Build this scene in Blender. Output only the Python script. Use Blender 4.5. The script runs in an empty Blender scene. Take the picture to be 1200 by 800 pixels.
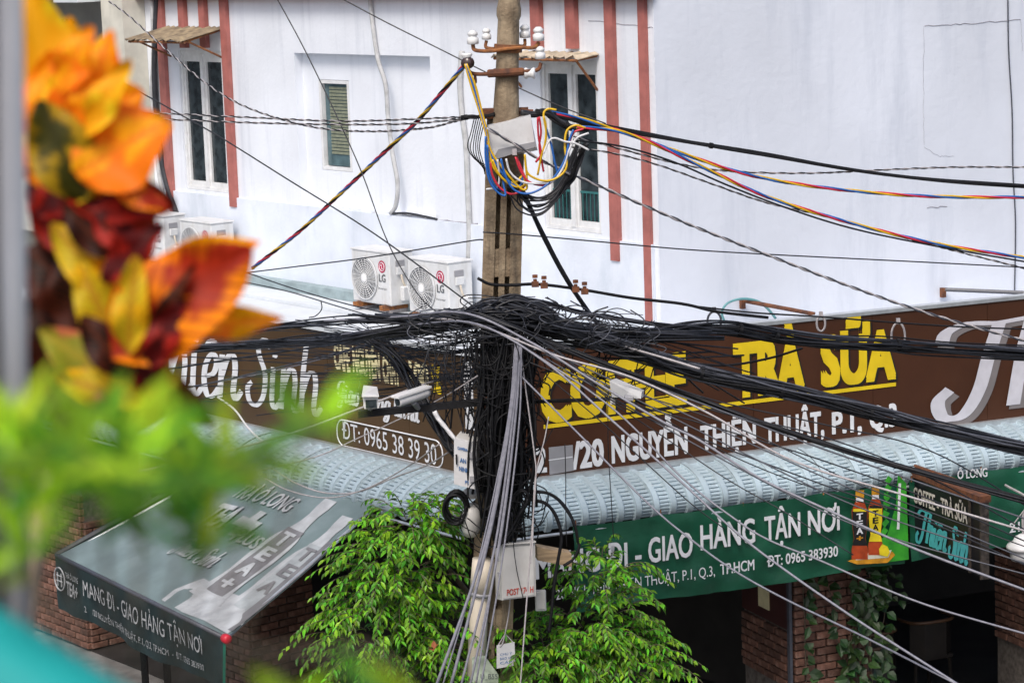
import bpy, math, random
import numpy as np
from mathutils import Vector, Matrix
random.seed(7)
rng = random.Random(11)
COL = bpy.context.scene.collection
SC = bpy.context.scene

# ------------------------------------------------------------------ camera
F = 2860.0                      # focal length in pixels of the 1200 px wide photograph
PITCH, ROLL, CZ = math.radians(9.4), math.radians(2.0), 7.6
cf = Vector((0, math.cos(PITCH), -math.sin(PITCH)))
cr0 = Vector((1, 0, 0)); cu0 = Vector((0, math.sin(PITCH), math.cos(PITCH)))
CR = cr0*math.cos(ROLL) - cu0*math.sin(ROLL)
CU = cu0*math.cos(ROLL) + cr0*math.sin(ROLL)
CAM = Vector((0, 0, CZ))
cam = bpy.data.cameras.new('camera'); camo = bpy.data.objects.new('camera', cam); COL.objects.link(camo)
M3 = Matrix((CR, CU, -cf)).transposed()
camo.matrix_world = Matrix.Translation(CAM) @ M3.to_4x4()
cam.sensor_fit = 'HORIZONTAL'; cam.sensor_width = 36; cam.lens = 36*F/1200
cam.clip_start = 0.05; cam.clip_end = 500
cam.dof.use_dof = True; cam.dof.focus_distance = 18.6; cam.dof.aperture_fstop = 7.2; cam.dof.aperture_blades = 9
SC.camera = camo

# ------------------------------------------------------------------ world and sun
SUN_FROM = Vector((-0.30, -0.95, 0)).normalized(); SUN_EL = math.radians(52)
w = bpy.data.worlds.new('World'); SC.world = w; w.use_nodes = True
nt = w.node_tree; bg = nt.nodes['Background']
sky = nt.nodes.new('ShaderNodeTexSky'); sky.sky_type = 'NISHITA'; sky.sun_disc = False
sky.sun_elevation = SUN_EL; sky.sun_rotation = math.atan2(SUN_FROM.x, SUN_FROM.y)
sky.air_density = 1.0; sky.dust_density = 4.0; sky.ozone_density = 1.0
nt.links.new(sky.outputs[0], bg.inputs[0]); bg.inputs[1].default_value = 0.12
sl = bpy.data.lights.new('sun', 'SUN'); sl.energy = 1.5; sl.angle = math.radians(22); sl.color = (1.0, 0.95, 0.88)
so = bpy.data.objects.new('sun', sl); COL.objects.link(so)
sd = SUN_FROM*math.cos(SUN_EL) + Vector((0, 0, math.sin(SUN_EL)))
so.rotation_euler = (-sd).to_track_quat('-Z', 'Y').to_euler()
SC.view_settings.view_transform = 'Standard'; SC.view_settings.look = 'None'
SC.view_settings.exposure = 0.5; SC.view_settings.gamma = 1.0; SC.view_settings.use_curve_mapping = False
SC.cycles.use_denoising = True
SC.cycles.max_bounces = 6; SC.cycles.transparent_max_bounces = 8

# ------------------------------------------------------------------ geometry helpers
def ray(px, py): return (cf*F + CR*(px-600) - CU*(py-400)).normalized()
def PX(px, py, Y):
    d = ray(px, py); return CAM + d*(Y/d.y)
def mpp(Y): return Y/F/math.cos(PITCH)       # metres per photo pixel at depth Y
class Frame:                                  # a vertical plane: u along it, o outwards, z up
    def __init__(s, o, ang):
        a = math.radians(ang); s.o = Vector((o[0], o[1], 0)); s.u = Vector((math.sin(a), math.cos(a), 0))
        n = Vector((s.u.y, -s.u.x, 0)); s.n = n if n.y < 0 else -n
    def P(s, u, o, z): return s.o + s.u*u + s.n*o + Vector((0, 0, z))
    def hit(s, px, py, o=0.0):
        d = ray(px, py); q = s.o + s.n*o
        t = (q-CAM).dot(s.n)/d.dot(s.n); p = CAM + d*t
        return (p-q).dot(s.u), p.z
    def hp(s, px, py, o=0.0):
        u, z = s.hit(px, py, o); return s.P(u, o, z)
C = PX(585, 570, 20.0)
L = Frame(C, -39.4); R = Frame(C, 67.8)
UL = PX(350, 337, 26.3); W = Frame(UL, -38.5)
WC = W.P(-5.86, 0, 0); V = Frame(WC, 67.8)

def link(o, parent=None):
    COL.objects.link(o)
    if parent is not None: o.parent = parent
    return o
def wloc(o):
    v = Vector((0, 0, 0))
    while o is not None: v = v + o.location; o = o.parent
    return v
def tag(o, label=None, cat=None, group=None, kind=None):
    if label: o['label'] = label
    if cat: o['category'] = cat
    if group: o['group'] = group
    if kind: o['kind'] = kind
    return o
def thing(name, loc, label, cat, group=None):
    o = bpy.data.objects.new(name, None); o.empty_display_size = 0.1; o.location = loc
    link(o); return tag(o, label, cat, group)

class MB:
    def __init__(s): s.v = []; s.f = []; s.m = []; s.mi = 0
    def add(s, vs, fs):
        b = len(s.v); s.v += [tuple(x) for x in vs]; s.f += [tuple(b+i for i in q) for q in fs]; s.m += [s.mi]*len(fs); return s
    def quad(s, a, b, c, d): return s.add([a, b, c, d], [(0, 1, 2, 3)])
    def poly(s, pts): return s.add(pts, [tuple(range(len(pts)))])
    def box(s, c, ax, ay, az):             # centre and three half-axis vectors
        c = Vector(c); ax = Vector(ax); ay = Vector(ay); az = Vector(az); vs = []
        for i in (-1, 1):
            for j in (-1, 1):
                for k in (-1, 1): vs.append(c+ax*i+ay*j+az*k)
        fs = [(0, 1, 3, 2), (4, 6, 7, 5), (0, 4, 5, 1), (2, 3, 7, 6), (0, 2, 6, 4), (1, 5, 7, 3)]
        if ax.cross(ay).dot(az) < 0: fs = [q[::-1] for q in fs]
        return s.add(vs, fs)
    def fbox(s, fr, u0, u1, o0, o1, z0, z1):
        return s.box(fr.P((u0+u1)/2, (o0+o1)/2, (z0+z1)/2), fr.u*(abs(u1-u0)/2), fr.n*(abs(o1-o0)/2), Vector((0, 0, (z1-z0)/2)))
    def bbox(s, c, ax, ay, az, bev):       # chamfered box
        c = Vector(c); lens = [Vector(a).length for a in (ax, ay, az)]; d = [Vector(a).normalized() for a in (ax, ay, az)]
        vs = []; idx = {}
        for i in (-1, 1):
            for j in (-1, 1):
                for k in (-1, 1):
                    sg = (i, j, k)
                    for a in range(3):
                        p = c.copy()
                        for q in range(3): p += d[q]*(sg[q]*(lens[q]-(0 if q == a else bev)))
                        idx[(i, j, k, a)] = len(vs); vs.append(p)
        fs = []
        for a in range(3):
            b, e = (a+1) % 3, (a+2) % 3
            for sgn in (-1, 1):
                loop = []
                for (x, y) in ((-1, -1), (1, -1), (1, 1), (-1, 1)):
                    t = [0, 0, 0]; t[a] = sgn; t[b] = x; t[e] = y; loop.append(idx[(t[0], t[1], t[2], a)])
                fs.append(loop if sgn > 0 else loop[::-1])
        for a in range(3):
            b, e = (a+1) % 3, (a+2) % 3
            for x in (-1, 1):
                for y in (-1, 1):
                    t0 = [0]*3; t1 = [0]*3; t0[a] = -1; t1[a] = 1; t0[b] = t1[b] = x; t0[e] = t1[e] = y
                    fs.append((idx[(*t0, b)], idx[(*t1, b)], idx[(*t1, e)], idx[(*t0, e)]))
        for i in (-1, 1):
            for j in (-1, 1):
                for k in (-1, 1): fs.append((idx[(i, j, k, 0)], idx[(i, j, k, 1)], idx[(i, j, k, 2)]))
        return s.add(vs, fs)
    def prism(s, pts, ext):
        n = len(pts); pts = [Vector(p) for p in pts]; e = Vector(ext)
        s.add(pts+[p+e for p in pts], [tuple(range(n))[::-1], tuple(range(n, 2*n))]+[(i, (i+1) % n, n+(i+1) % n, n+i) for i in range(n)])
        return s
    def tube(s, pts, r, n=6, closed=False):
        pts = [Vector(p) for p in pts]; m = len(pts)
        rs = r if isinstance(r, (list, tuple)) else [r]*m
        prev = None; vs = []
        for i, p in enumerate(pts):
            if closed: t = pts[(i+1) % m]-pts[i-1]
            else: t = pts[min(i+1, m-1)]-pts[max(i-1, 0)]
            if t.length < 1e-9: t = Vector((0, 0, 1))
            t.normalize()
            if prev is None:
                a = Vector((0, 0, 1)) if abs(t.z) < .9 else Vector((1, 0, 0)); x = t.cross(a).normalized()
            else: x = (prev-t*prev.dot(t)).normalized()
            prev = x; y = t.cross(x)
            for k in range(n):
                an = 2*math.pi*k/n; vs.append(p+(x*math.cos(an)+y*math.sin(an))*rs[i])
        fs = []
        for i in range(m if closed else m-1):
            a = i*n; b = ((i+1) % m)*n
            for k in range(n): fs.append((a+k, a+(k+1) % n, b+(k+1) % n, b+k))
        if not closed: fs += [tuple(range(n))[::-1], tuple(range((m-1)*n, m*n))]
        return s.add(vs, fs)
    def lathe(s, o, axis, prof, n=14):     # prof = (radius, height along axis)
        o = Vector(o); ax = Vector(axis).normalized(); a = Vector((0, 0, 1)) if abs(ax.z) < .9 else Vector((1, 0, 0))
        x = ax.cross(a).normalized(); y = ax.cross(x); vs = []; fs = []
        for (r, h) in prof:
            for k in range(n):
                an = 2*math.pi*k/n; vs.append(o+ax*h+(x*math.cos(an)+y*math.sin(an))*r)
        for i in range(len(prof)-1):
            for k in range(n): fs.append((i*n+k, i*n+(k+1) % n, (i+1)*n+(k+1) % n, (i+1)*n+k))
        fs += [tuple(range(n))[::-1], tuple(range((len(prof)-1)*n, len(prof)*n))]
        return s.add(vs, fs)
    def build(s, name, mat, parent=None, smooth=False, loc=None):
        org = wloc(parent) if parent is not None else Vector((0, 0, 0))
        if parent is None and loc is not None: org = Vector(loc)
        me = bpy.data.meshes.new(name)
        me.from_pydata([(x-org.x, y-org.y, z-org.z) for (x, y, z) in s.v], [], s.f)
        for mm in (mat if isinstance(mat, (list, tuple)) else [mat]): me.materials.append(mm)
        if isinstance(mat, (list, tuple)): me.polygons.foreach_set('material_index', s.m)
        if smooth: me.polygons.foreach_set('use_smooth', [True]*len(me.polygons))
        me.update()
        o = bpy.data.objects.new(name, me)
        if parent is None and loc is not None: o.location = org
        return link(o, parent)
def part(name, mat, parent, fn, smooth=False):
    m = MB(); fn(m); return m.build(name, mat, parent, smooth)

def spline(pts, seg=8):
    pts = [Vector(p) for p in pts]
    if len(pts) == 2: return [pts[0].lerp(pts[1], i/seg) for i in range(seg+1)]
    P = [pts[0]*2-pts[1]]+pts+[pts[-1]*2-pts[-2]]; out = []
    for i in range(1, len(P)-2):
        p0, p1, p2, p3 = P[i-1:i+3]
        for k in range(seg):
            t = k/seg
            out.append(0.5*((2*p1)+(p2-p0)*t+(2*p0-5*p1+4*p2-p3)*t*t+(3*p1-p0-3*p2+p3)*t**3))
    out.append(pts[-1]); return out

# ------------------------------------------------------------------ materials
def mat(name, col, rough=.6, var=.12, scale=6.0, metal=0.0, bump=0.0, bscale=40, col2=None, stretch=(1, 1, 1), spec=.5, trans=0.0, perobj=0.0, island=0.0, detail=5, grime=None, coat=0.0):
    m = bpy.data.materials.new(name); m.use_nodes = True; t = m.node_tree; N = t.nodes; K = t.links
    b = N['Principled BSDF']; b.inputs['Roughness'].default_value = rough; b.inputs['Metallic'].default_value = metal
    b.inputs['Specular IOR Level'].default_value = spec
    if coat: b.inputs['Coat Weight'].default_value = coat
    tc = N.new('ShaderNodeTexCoord'); mp = N.new('ShaderNodeMapping'); mp.inputs['Scale'].default_value = stretch
    K.new(tc.outputs['Object'], mp.inputs[0])
    nz = N.new('ShaderNodeTexNoise'); nz.inputs['Scale'].default_value = scale; nz.inputs['Detail'].default_value = detail
    K.new(mp.outputs[0], nz.inputs[0])
    rp = N.new('ShaderNodeValToRGB'); c = Vector(col[:3]); d = Vector(col2[:3]) if col2 else c*(1-var*2.2)
    a = c if col2 else c*(1+var)
    rp.color_ramp.elements[0].position = .32; rp.color_ramp.elements[1].position = .68
    rp.color_ramp.elements[0].color = (*[max(0, x) for x in d], 1); rp.color_ramp.elements[1].color = (*[min(1, x) for x in a], 1)
    K.new(nz.outputs[0], rp.inputs[0]); cur = rp.outputs[0]
    if grime:                                 # stains with a shape of their own: colour, amount, scale, stretch
        gm = N.new('ShaderNodeMapping'); gm.inputs['Scale'].default_value = grime[3]; K.new(tc.outputs['Object'], gm.inputs[0])
        g = N.new('ShaderNodeTexNoise'); g.inputs['Scale'].default_value = grime[2]; g.inputs['Detail'].default_value = 8; g.inputs['Roughness'].default_value = .65
        K.new(gm.outputs[0], g.inputs[0]); gr = N.new('ShaderNodeMapRange'); gr.inputs[1].default_value = .52; gr.inputs[2].default_value = .78
        gr.inputs[4].default_value = grime[1]; K.new(g.outputs[0], gr.inputs[0])
        mx = N.new('ShaderNodeMix'); mx.data_type = 'RGBA'; mx.inputs[7].default_value = (*grime[0], 1)
        K.new(gr.outputs[0], mx.inputs[0]); K.new(cur, mx.inputs[6]); cur = mx.outputs[2]
    if perobj or island:
        if island: src = N.new('ShaderNodeNewGeometry').outputs['Random Per Island']; amt = island
        else: src = N.new('ShaderNodeObjectInfo').outputs['Random']; amt = perobj
        hs = N.new('ShaderNodeHueSaturation'); mr = N.new('ShaderNodeMapRange'); mr.inputs[3].default_value = 1-amt; mr.inputs[4].default_value = 1+amt
        K.new(src, mr.inputs[0]); K.new(mr.outputs[0], hs.inputs['Value']); K.new(cur, hs.inputs['Color']); cur = hs.outputs[0]
        if island:
            m2 = N.new('ShaderNodeMath'); m2.operation = 'MULTIPLY'; m2.inputs[1].default_value = 7.31; fr = N.new('ShaderNodeMath'); fr.operation = 'FRACT'
            K.new(src, m2.inputs[0]); K.new(m2.outputs[0], fr.inputs[0]); mr2 = N.new('ShaderNodeMapRange'); mr2.inputs[3].default_value = .47; mr2.inputs[4].default_value = .53
            K.new(fr.outputs[0], mr2.inputs[0]); K.new(mr2.outputs[0], hs.inputs['Hue'])
    K.new(cur, b.inputs['Base Color'])
    if bump:
        bn = N.new('ShaderNodeTexNoise'); bn.inputs['Scale'].default_value = bscale; bn.inputs['Detail'].default_value = 6; K.new(tc.outputs['Object'], bn.inputs[0])
        bp = N.new('ShaderNodeBump'); bp.inputs['Strength'].default_value = bump; bp.inputs['Distance'].default_value = .02
        K.new(bn.outputs[0], bp.inputs['Height']); K.new(bp.outputs[0], b.inputs['Normal'])
    if trans:
        tr = N.new('ShaderNodeBsdfTranslucent'); K.new(cur, tr.inputs[0]); ms = N.new('ShaderNodeMixShader'); ms.inputs[0].default_value = trans
        K.new(b.outputs[0], ms.inputs[1]); K.new(tr.outputs[0], ms.inputs[2]); K.new(ms.outputs[0], N['Material Output'].inputs[0])
    return m
m_wall = mat('white_plaster', (.775, .81, .875), .75, .04, 1.2, bump=.2, bscale=20, grime=((.44, .48, .56), .5, 2.6, (2.2, 2.2, .16)))
m_wall2 = mat('pale_blue_plaster', (.70, .745, .84), .75, .05, .7, bump=.2, bscale=14, grime=((.42, .47, .57), .6, 1.6, (1.6, 1.6, .2)))
m_lowwall = mat('pale_blue_lower_plaster', (.72, .77, .86), .75, .05, 2.0, bump=.15, bscale=25, grime=((.40, .48, .56), .5, 2.5, (1, 1, .35)))
m_red = mat('terracotta_paint', (.40, .135, .115), .6, .10, 8, bump=.08, grime=((.25, .09, .08), .5, 3, (2, 2, .3)))
m_whitepaint = mat('white_paint', (.74, .75, .76), .45, .05, 10, grime=((.45, .42, .36), .4, 9, (1, 1, 1)))
m_glass = mat('dark_glass', (.045, .06, .068), .06, .2, 9, spec=.5, col2=(.008, .013, .016), detail=8)  # lighter blotches in the colour imitate mottled reflections on the panes
m_blind = mat('olive_blind', (.22, .24, .17), .6, .1, 20)
m_blueglass = mat('blue_green_glass', (.10, .165, .185), .12, .2, 4)
m_curtain = mat('dark_room', (.012, .014, .018), .9, .2, 2)
m_teal = mat('reflected_rail_teal', (.03, .16, .16), .5)  # for the bars that stand in for a reflected railing
m_canopy = mat('weathered_fibre_canopy', (.34, .27, .17), .8, .3, 9, bump=.3, bscale=40, col2=(.13, .10, .07))
m_rust = mat('rusty_steel', (.20, .07, .025), .8, .3, 18, bump=.2, bscale=60, col2=(.07, .028, .018))
m_rusto = mat('orange_rusty_steel', (.34, .13, .035), .8, .3, 22, bump=.2, bscale=60, col2=(.12, .05, .03))
m_concrete = mat('weathered_concrete', (.34, .265, .175), .85, .2, 7, bump=.5, bscale=45, col2=(.15, .105, .065), grime=((.045, .036, .028), 1.0, 4, (3, 3, .35)))
m_neigh = mat('grey_render', (.30, .31, .33), .8, .1, 2, bump=.1)
m_cream = mat('cream_column_paint', (.66, .64, .56), .7, .08, 4, grime=((.35, .34, .30), .4, 3, (2, 2, .3)))
m_roofw = mat('white_roof_sheet', (.66, .70, .74), .55, .06, 3, grime=((.35, .37, .38), .5, 3, (1, 1, 1)))
m_gutter = mat('grey_green_gutter', (.30, .38, .40), .7, .15, 4, grime=((.12, .14, .13), .6, 5, (1, 1, 1)))
m_conduit = mat('pale_grey_conduit', (.52, .53, .54), .6, .1, 10, grime=((.2, .2, .2), .6, 12, (1, 1, 1)))
m_darkpipe = mat('dark_insulated_pipe', (.035, .037, .045), .6, .2, 12)
m_signbrown = mat('dark_brown_sign_sheet', (.068, .026, .013), .38, .10, 1.5, grime=((.11, .06, .035), .25, 2, (1, 1, .5)), spec=.35)
m_signbrown2 = mat('faded_brown_sign_sheet', (.085, .050, .024), .42, .10, 1.5, grime=((.13, .09, .05), .3, 2, (1, 1, .5)), spec=.35)
m_yellow = mat('yellow_vinyl', (.78, .56, .012), .45, .05, 6)
m_paleyellow = mat('pale_yellow_vinyl', (.78, .70, .42), .5, .08, 8)
m_white = mat('white_vinyl', (.74, .75, .78), .45, .05, 8)
m_lilac = mat('lilac_white_vinyl', (.60, .59, .64), .45, .05, 8)
m_shadow = mat('grey_vinyl', (.20, .18, .18), .5, .05, 8)
m_black = mat('black_vinyl', (.012, .011, .011), .5, .05, 8)
m_alu = mat('brushed_aluminium', (.55, .58, .60), .4, .08, 10, metal=.6)
m_sheet = mat('pale_blue_coated_steel', (.42, .52, .575), .38, .08, 3, grime=((.20, .22, .21), .75, 6, (1, 1, 1)), perobj=.10)
m_green = mat('dark_green_tarpaulin', (.008, .088, .046), .40, .15, 2.5, bump=.5, bscale=5, grime=((.03, .13, .08), .5, 2.0, (1, 1, 2)))
m_lime = mat('lime_green_print', (.055, .40, .03), .45, .2, 8, col2=(.02, .20, .02))
m_amber = mat('amber_print', (.66, .30, .02), .45, .2, 10)
m_teared = mat('red_tea_print', (.42, .06, .015), .45, .2, 10)
m_teayel = mat('yellow_tea_print', (.78, .62, .02), .45, .1, 10)
m_creamp = mat('cream_print', (.66, .64, .52), .45, .1, 10)
m_turq = mat('turquoise_sign_letters', (.07, .42, .45), .5, .05, 8)
m_brick = mat('red_brick', (.165, .078, .054), .85, .2, 14, bump=.5, bscale=60, perobj=.4, grime=((.34, .28, .24), .5, 9, (1, 1, 1)))
m_mortar = mat('grey_mortar', (.14, .12, .105), .95, .2, 20, bump=.3)
m_maroon = mat('maroon_board', (.055, .014, .012), .5, .1, 6)
m_fabric = mat('faded_green_awning_fabric', (.18, .245, .255), .9, .1, 2.2, bump=.1, bscale=30, grime=((.25, .30, .32), .6, 2.2, (1, 1, 1)), trans=.15)
m_valance = mat('black_green_valance_fabric', (.016, .034, .036), .55, .25, 3, bump=.25, bscale=8)
m_fpale = mat('faded_white_awning_print', (.42, .44, .46), .9, .12, 6, grime=((.26, .30, .32), .6, 5, (1, 1, 1)))
m_fdark = mat('faded_grey_awning_print', (.17, .17, .18), .7, .12, 6, grime=((.30, .30, .32), .5, 8, (1, 1, 1)))
m_fmid = mat('faded_mid_awning_print', (.33, .36, .375), .7, .12, 6)
m_plastic = mat('white_grey_plastic', (.62, .62, .63), .4, .04, 8, grime=((.34, .32, .30), .4, 14, (1, 1, 1)))
m_plasticd = mat('grey_plastic', (.28, .28, .30), .45, .05, 8)
m_boxpaint = mat('grey_white_box_paint', (.58, .57, .55), .45, .06, 5, grime=((.30, .27, .24), .4, 8, (1, 1, .4)))
m_ac = mat('white_ac_casing', (.64, .65, .66), .4, .04, 6, grime=((.36, .34, .29), .55, 7, (1, 1, .4)))
m_acd = mat('grey_fan_shadow', (.10, .10, .11), .6)
m_logo = mat('crimson_logo', (.48, .012, .07), .4)
m_acgrey = mat('dark_grey_print', (.10, .11, .12), .5)
m_bluep = mat('blue_print', (.05, .16, .40), .5)
m_redp = mat('red_print', (.50, .05, .03), .5)
m_porc = mat('white_porcelain', (.76, .76, .76), .15, .03, 10, coat=.3)
m_wood = mat('pale_wood', (.46, .33, .20), .75, .2, 6, stretch=(1, 1, 8), bump=.15)
m_pvc = mat('cream_pvc', (.62, .55, .45), .45, .06, 8)
m_cable = mat('black_cable', (.014, .015, .020), .42, .2, 30, spec=.5, perobj=.45)
m_cabler = mat('matt_black_cable', (.009, .009, .011), .6, .2, 30, spec=.3)
m_cableg = mat('grey_cable', (.22, .22, .26), .45, .1, 30)
m_cabled = mat('slate_cable', (.07, .075, .095), .45, .1, 30)
m_cablew = mat('pale_cable', (.42, .39, .40), .5, .1, 30)
m_cy = mat('yellow_wire', (.72, .44, .01), .4, .05, 30)
m_cred = mat('red_wire', (.60, .03, .055), .4, .05, 30)
m_cblue = mat('blue_wire', (.02, .13, .46), .4, .05, 30)
m_cwhite = mat('white_wire', (.66, .66, .68), .4, .05, 30)
m_asphalt = mat('asphalt', (.05, .05, .052), .9, .2, 8, bump=.3, bscale=90)
m_pave = mat('concrete_paving', (.20, .19, .18), .85, .15, 5, bump=.2)
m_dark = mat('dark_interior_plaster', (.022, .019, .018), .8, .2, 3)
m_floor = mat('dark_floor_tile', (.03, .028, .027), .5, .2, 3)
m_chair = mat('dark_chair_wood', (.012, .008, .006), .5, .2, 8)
m_leaf = mat('ficus_leaf', (.155, .38, .013), .42, .2, 5, trans=.22, island=.75, spec=.3, col2=(.055, .18, .010))
m_bark = mat('bark', (.13, .10, .07), .9, .2, 9, bump=.5)
m_vine = mat('vine_leaf', (.026, .065, .014), .45, .2, 7, island=.5, trans=.15)
m_lime_leaf = mat('bright_green_leaf', (.36, .56, .010), .6, .2, 12, island=.45, trans=.35)
m_green_leaf = mat('mid_green_leaf', (.09, .26, .010), .6, .2, 12, island=.5, trans=.35)
m_post = mat('galvanised_post', (.50, .49, .49), .35, .1, 5, metal=.3)
m_tealrail = mat('teal_ledge_paint', (.012, .36, .36), .5, .1, 4)
m_terra = mat('terracotta_pot', (.30, .12, .07), .8)

# ------------------------------------------------------------------ lettering
NUDGE = Vector((0, -1, .3))
_fc = {}
def text_mesh(s, bold=0.0):
    k = s
    if k in _fc: return _fc[k]
    src = s; s = s.replace('Ơ', 'O')
    cu = bpy.data.curves.new('txt', 'FONT'); cu.body = s; cu.size = 1; cu.resolution_u = 3
    ob = bpy.data.objects.new('txt', cu); COL.objects.link(ob)
    dg = bpy.context.evaluated_depsgraph_get(); me = bpy.data.meshes.new_from_object(ob.evaluated_get(dg))
    v = np.array([x.co[:2] for x in me.vertices]); f = [tuple(p.vertices) for p in me.polygons]
    bpy.data.objects.remove(ob); bpy.data.curves.remove(cu); bpy.data.meshes.remove(me)
    for i, ch in enumerate(src):              # the horn of the letter Ơ
        if ch == 'Ơ':
            x = text_mesh(src[:i].replace('Ơ', 'O')+'O')[0][:, 0].max(); b0 = len(v)
            v = np.vstack([v, np.array([(x-.10, .66), (x-.03, .69), (x-.01, .80), (x+.06, .80), (x+.05, .68), (x-.03, .58)])]); f = f+[(b0, b0+5, b0+4, b0+3, b0+2, b0+1)]
    _fc[k] = (v, f); return _fc[k]
CAP = text_mesh('H')[0][:, 1].max()
def lettering(s, fn, m, parent, bold=.02, name='lettering', label=None, slant=0.0):
    v, f = text_mesh(s, bold); x0, x1 = v[:, 0].min(), v[:, 0].max()
    b = MB(); r = bold*.75; wd = x1-x0+3*r
    for i, (dx, dy) in enumerate([(0, 0)]+([(-1.5, -1), (-1.5, 1), (1.5, -1), (1.5, 1), (0, 1), (0, -1), (1.5, 0), (-1.5, 0)] if bold > .012 else [])):
        b.add([fn((x-x0+1.5*r+dx*r)/wd+slant*y/CAP, (y+dy*r)/CAP)+NUDGE*(.00025*i) for x, y in v], f)
    o = b.build(name, m, parent)
    if label: o['label'] = label
    return o
def on_frame(fr, bl, br, tl, out, tr=None):      # baseline-left, baseline-right, cap-top-left in photo pixels
    a = fr.hp(*bl, out); b = fr.hp(*br, out); c = fr.hp(*tl, out)
    h0 = (c-a).dot(Vector((0, 0, 1))); h1 = h0
    if tr is not None: h1 = (fr.hp(*tr, out)-b).z
    return lambda s, t: a+(b-a)*s+Vector((0, 0, 1))*((h0+(h1-h0)*s)*t)
SCRIPT = {
 'T': (.95, [[(-.35, 1.45), (-.3, 1.8), (0, 2.0), (.45, 1.95), (.95, 2.02)], [(.5, 1.95), (.42, 1.0), (.36, .35), (.18, -.08), (-.12, -.1), (-.25, .2), (-.1, .42)]]),
 'h': (.72, [[(.05, 2.0), (.0, 1.0), (0, 0)], [(0, .45), (.18, .95), (.36, 1.0), (.44, .7), (.42, .15), (.52, 0), (.68, .2)]]),
 'i': (.36, [[(0, 1.0), (0, .5), (.02, .12), (.14, 0), (.32, .2)], [(.02, 1.38), (.06, 1.5)]]),
 'e': (.52, [[(.02, .45), (.28, .55), (.36, .82), (.22, 1.0), (.03, .75), (0, .35), (.12, .02), (.3, .02), (.5, .25)]]),
 'E': (.52, [[(.02, .45), (.28, .55), (.36, .82), (.22, 1.0), (.03, .75), (0, .35), (.12, .02), (.3, .02), (.5, .25)], [(.0, 1.25), (.18, 1.5), (.36, 1.25)]]),
 'n': (.68, [[(0, 1.0), (0, .5), (0, 0)], [(0, .45), (.18, .95), (.34, 1.0), (.42, .7), (.4, .15), (.5, 0), (.65, .2)]]),
 'S': (.85, [[(.72, 1.7), (.62, 1.98), (.42, 2.0), (.3, 1.6), (.42, 1.15), (.58, .75), (.55, .25), (.32, -.02), (.06, .08), (-.02, .4), (.12, .55)]]),
 ' ': (.35, []), 'G': (.9, [[(.7, 1.7), (.45, 2.0), (.12, 1.5), (.05, .8), (.25, .4), (.55, .7), (.6, 1.1)], [(.6, 1.1), (.58, .3), (.4, -.4), (.1, -.4), (.2, 0), (.7, .4)]]),
 'a': (.6, [[(.4, .85), (.2, 1.0), (.02, .6), (.05, .1), (.22, .02), (.38, .5), (.4, .95)], [(.4, .95), (.4, .2), (.5, 0), (.6, .2)]]),
 'o': (.55, [[(.22, 1.0), (.03, .7), (.03, .25), (.2, 0), (.38, .25), (.38, .75), (.22, 1.0), (.5, .85)]]),
 'g': (.6, [[(.4, .85), (.2, 1.0), (.02, .6), (.05, .1), (.22, .02), (.38, .5), (.4, .95)], [(.4, .95), (.4, -.3), (.25, -.7), (.05, -.6), (.2, -.2), (.6, .2)]]),
 't': (.4, [[(.05, 1.6), (.02, .6), (.06, .1), (.2, 0), (.4, .2)], [(-.08, 1.05), (.25, 1.08)]]),
}
def script(s, fn, m, parent, wid=.16, label=None, name='lettering', thin=.45, slant=.12):
    W_ = sum(SCRIPT[c][0] for c in s); x = 0; b = MB(); lift = 0
    for c in s:
        adv, strokes = SCRIPT[c]
        for st in strokes:
            q = spline([Vector((px+x, py, 0)) for px, py in st], 7); lft = []; rgt = []
            for i, p in enumerate(q):
                t = (q[min(i+1, len(q)-1)]-q[max(i-1, 0)]); t = t.normalized() if t.length > 1e-9 else Vector((0, 1, 0))
                k = wid*(thin+(1-thin)*abs(t.y))*.5; nrm = Vector((-t.y, t.x, 0))
                lft.append(p+nrm*k); rgt.append(p-nrm*k)
            n = len(q); vs = []; z = lift*.0004; lift += 1
            for p in lft+rgt:
                yy = p.y*1.22 if p.y < 1 else 1.22+(p.y-1)*.78
                vs.append(fn((p.x+slant*yy)/W_, yy/2)+NUDGE*z)
            b.add(vs, [(i, i+1, n+i+1, n+i) for i in range(n-1)])
        x += adv
    o = b.build(name, m, parent)
    if label: o['label'] = label
    return o


# ------------------------------------------------------------------ ground
def sheet(name, mat_, pts, z):
    b = MB(); b.poly([Vector((p[0], p[1], z)) for p in pts]); return tag(b.build(name, mat_), kind='structure')
sheet('ground', m_asphalt, [(-150, -60), (150, -60), (150, 240), (-150, 240)], 0.0)
def kerbed(name, pts, z):
    b = MB(); b.prism([Vector((p[0], p[1], .004)) for p in pts], (0, 0, z-.004)); return tag(b.build(name, m_pave), kind='structure')
kerbed('pavement', [L.P(16, 2.6, 0), L.P(.8, 2.9, 0), L.P(-.2, 3.1, 0), R.P(.4, 2.7, 0), R.P(14, 2.4, 0), R.P(14, -9, 0), L.P(16, -9, 0)], .14)

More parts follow.
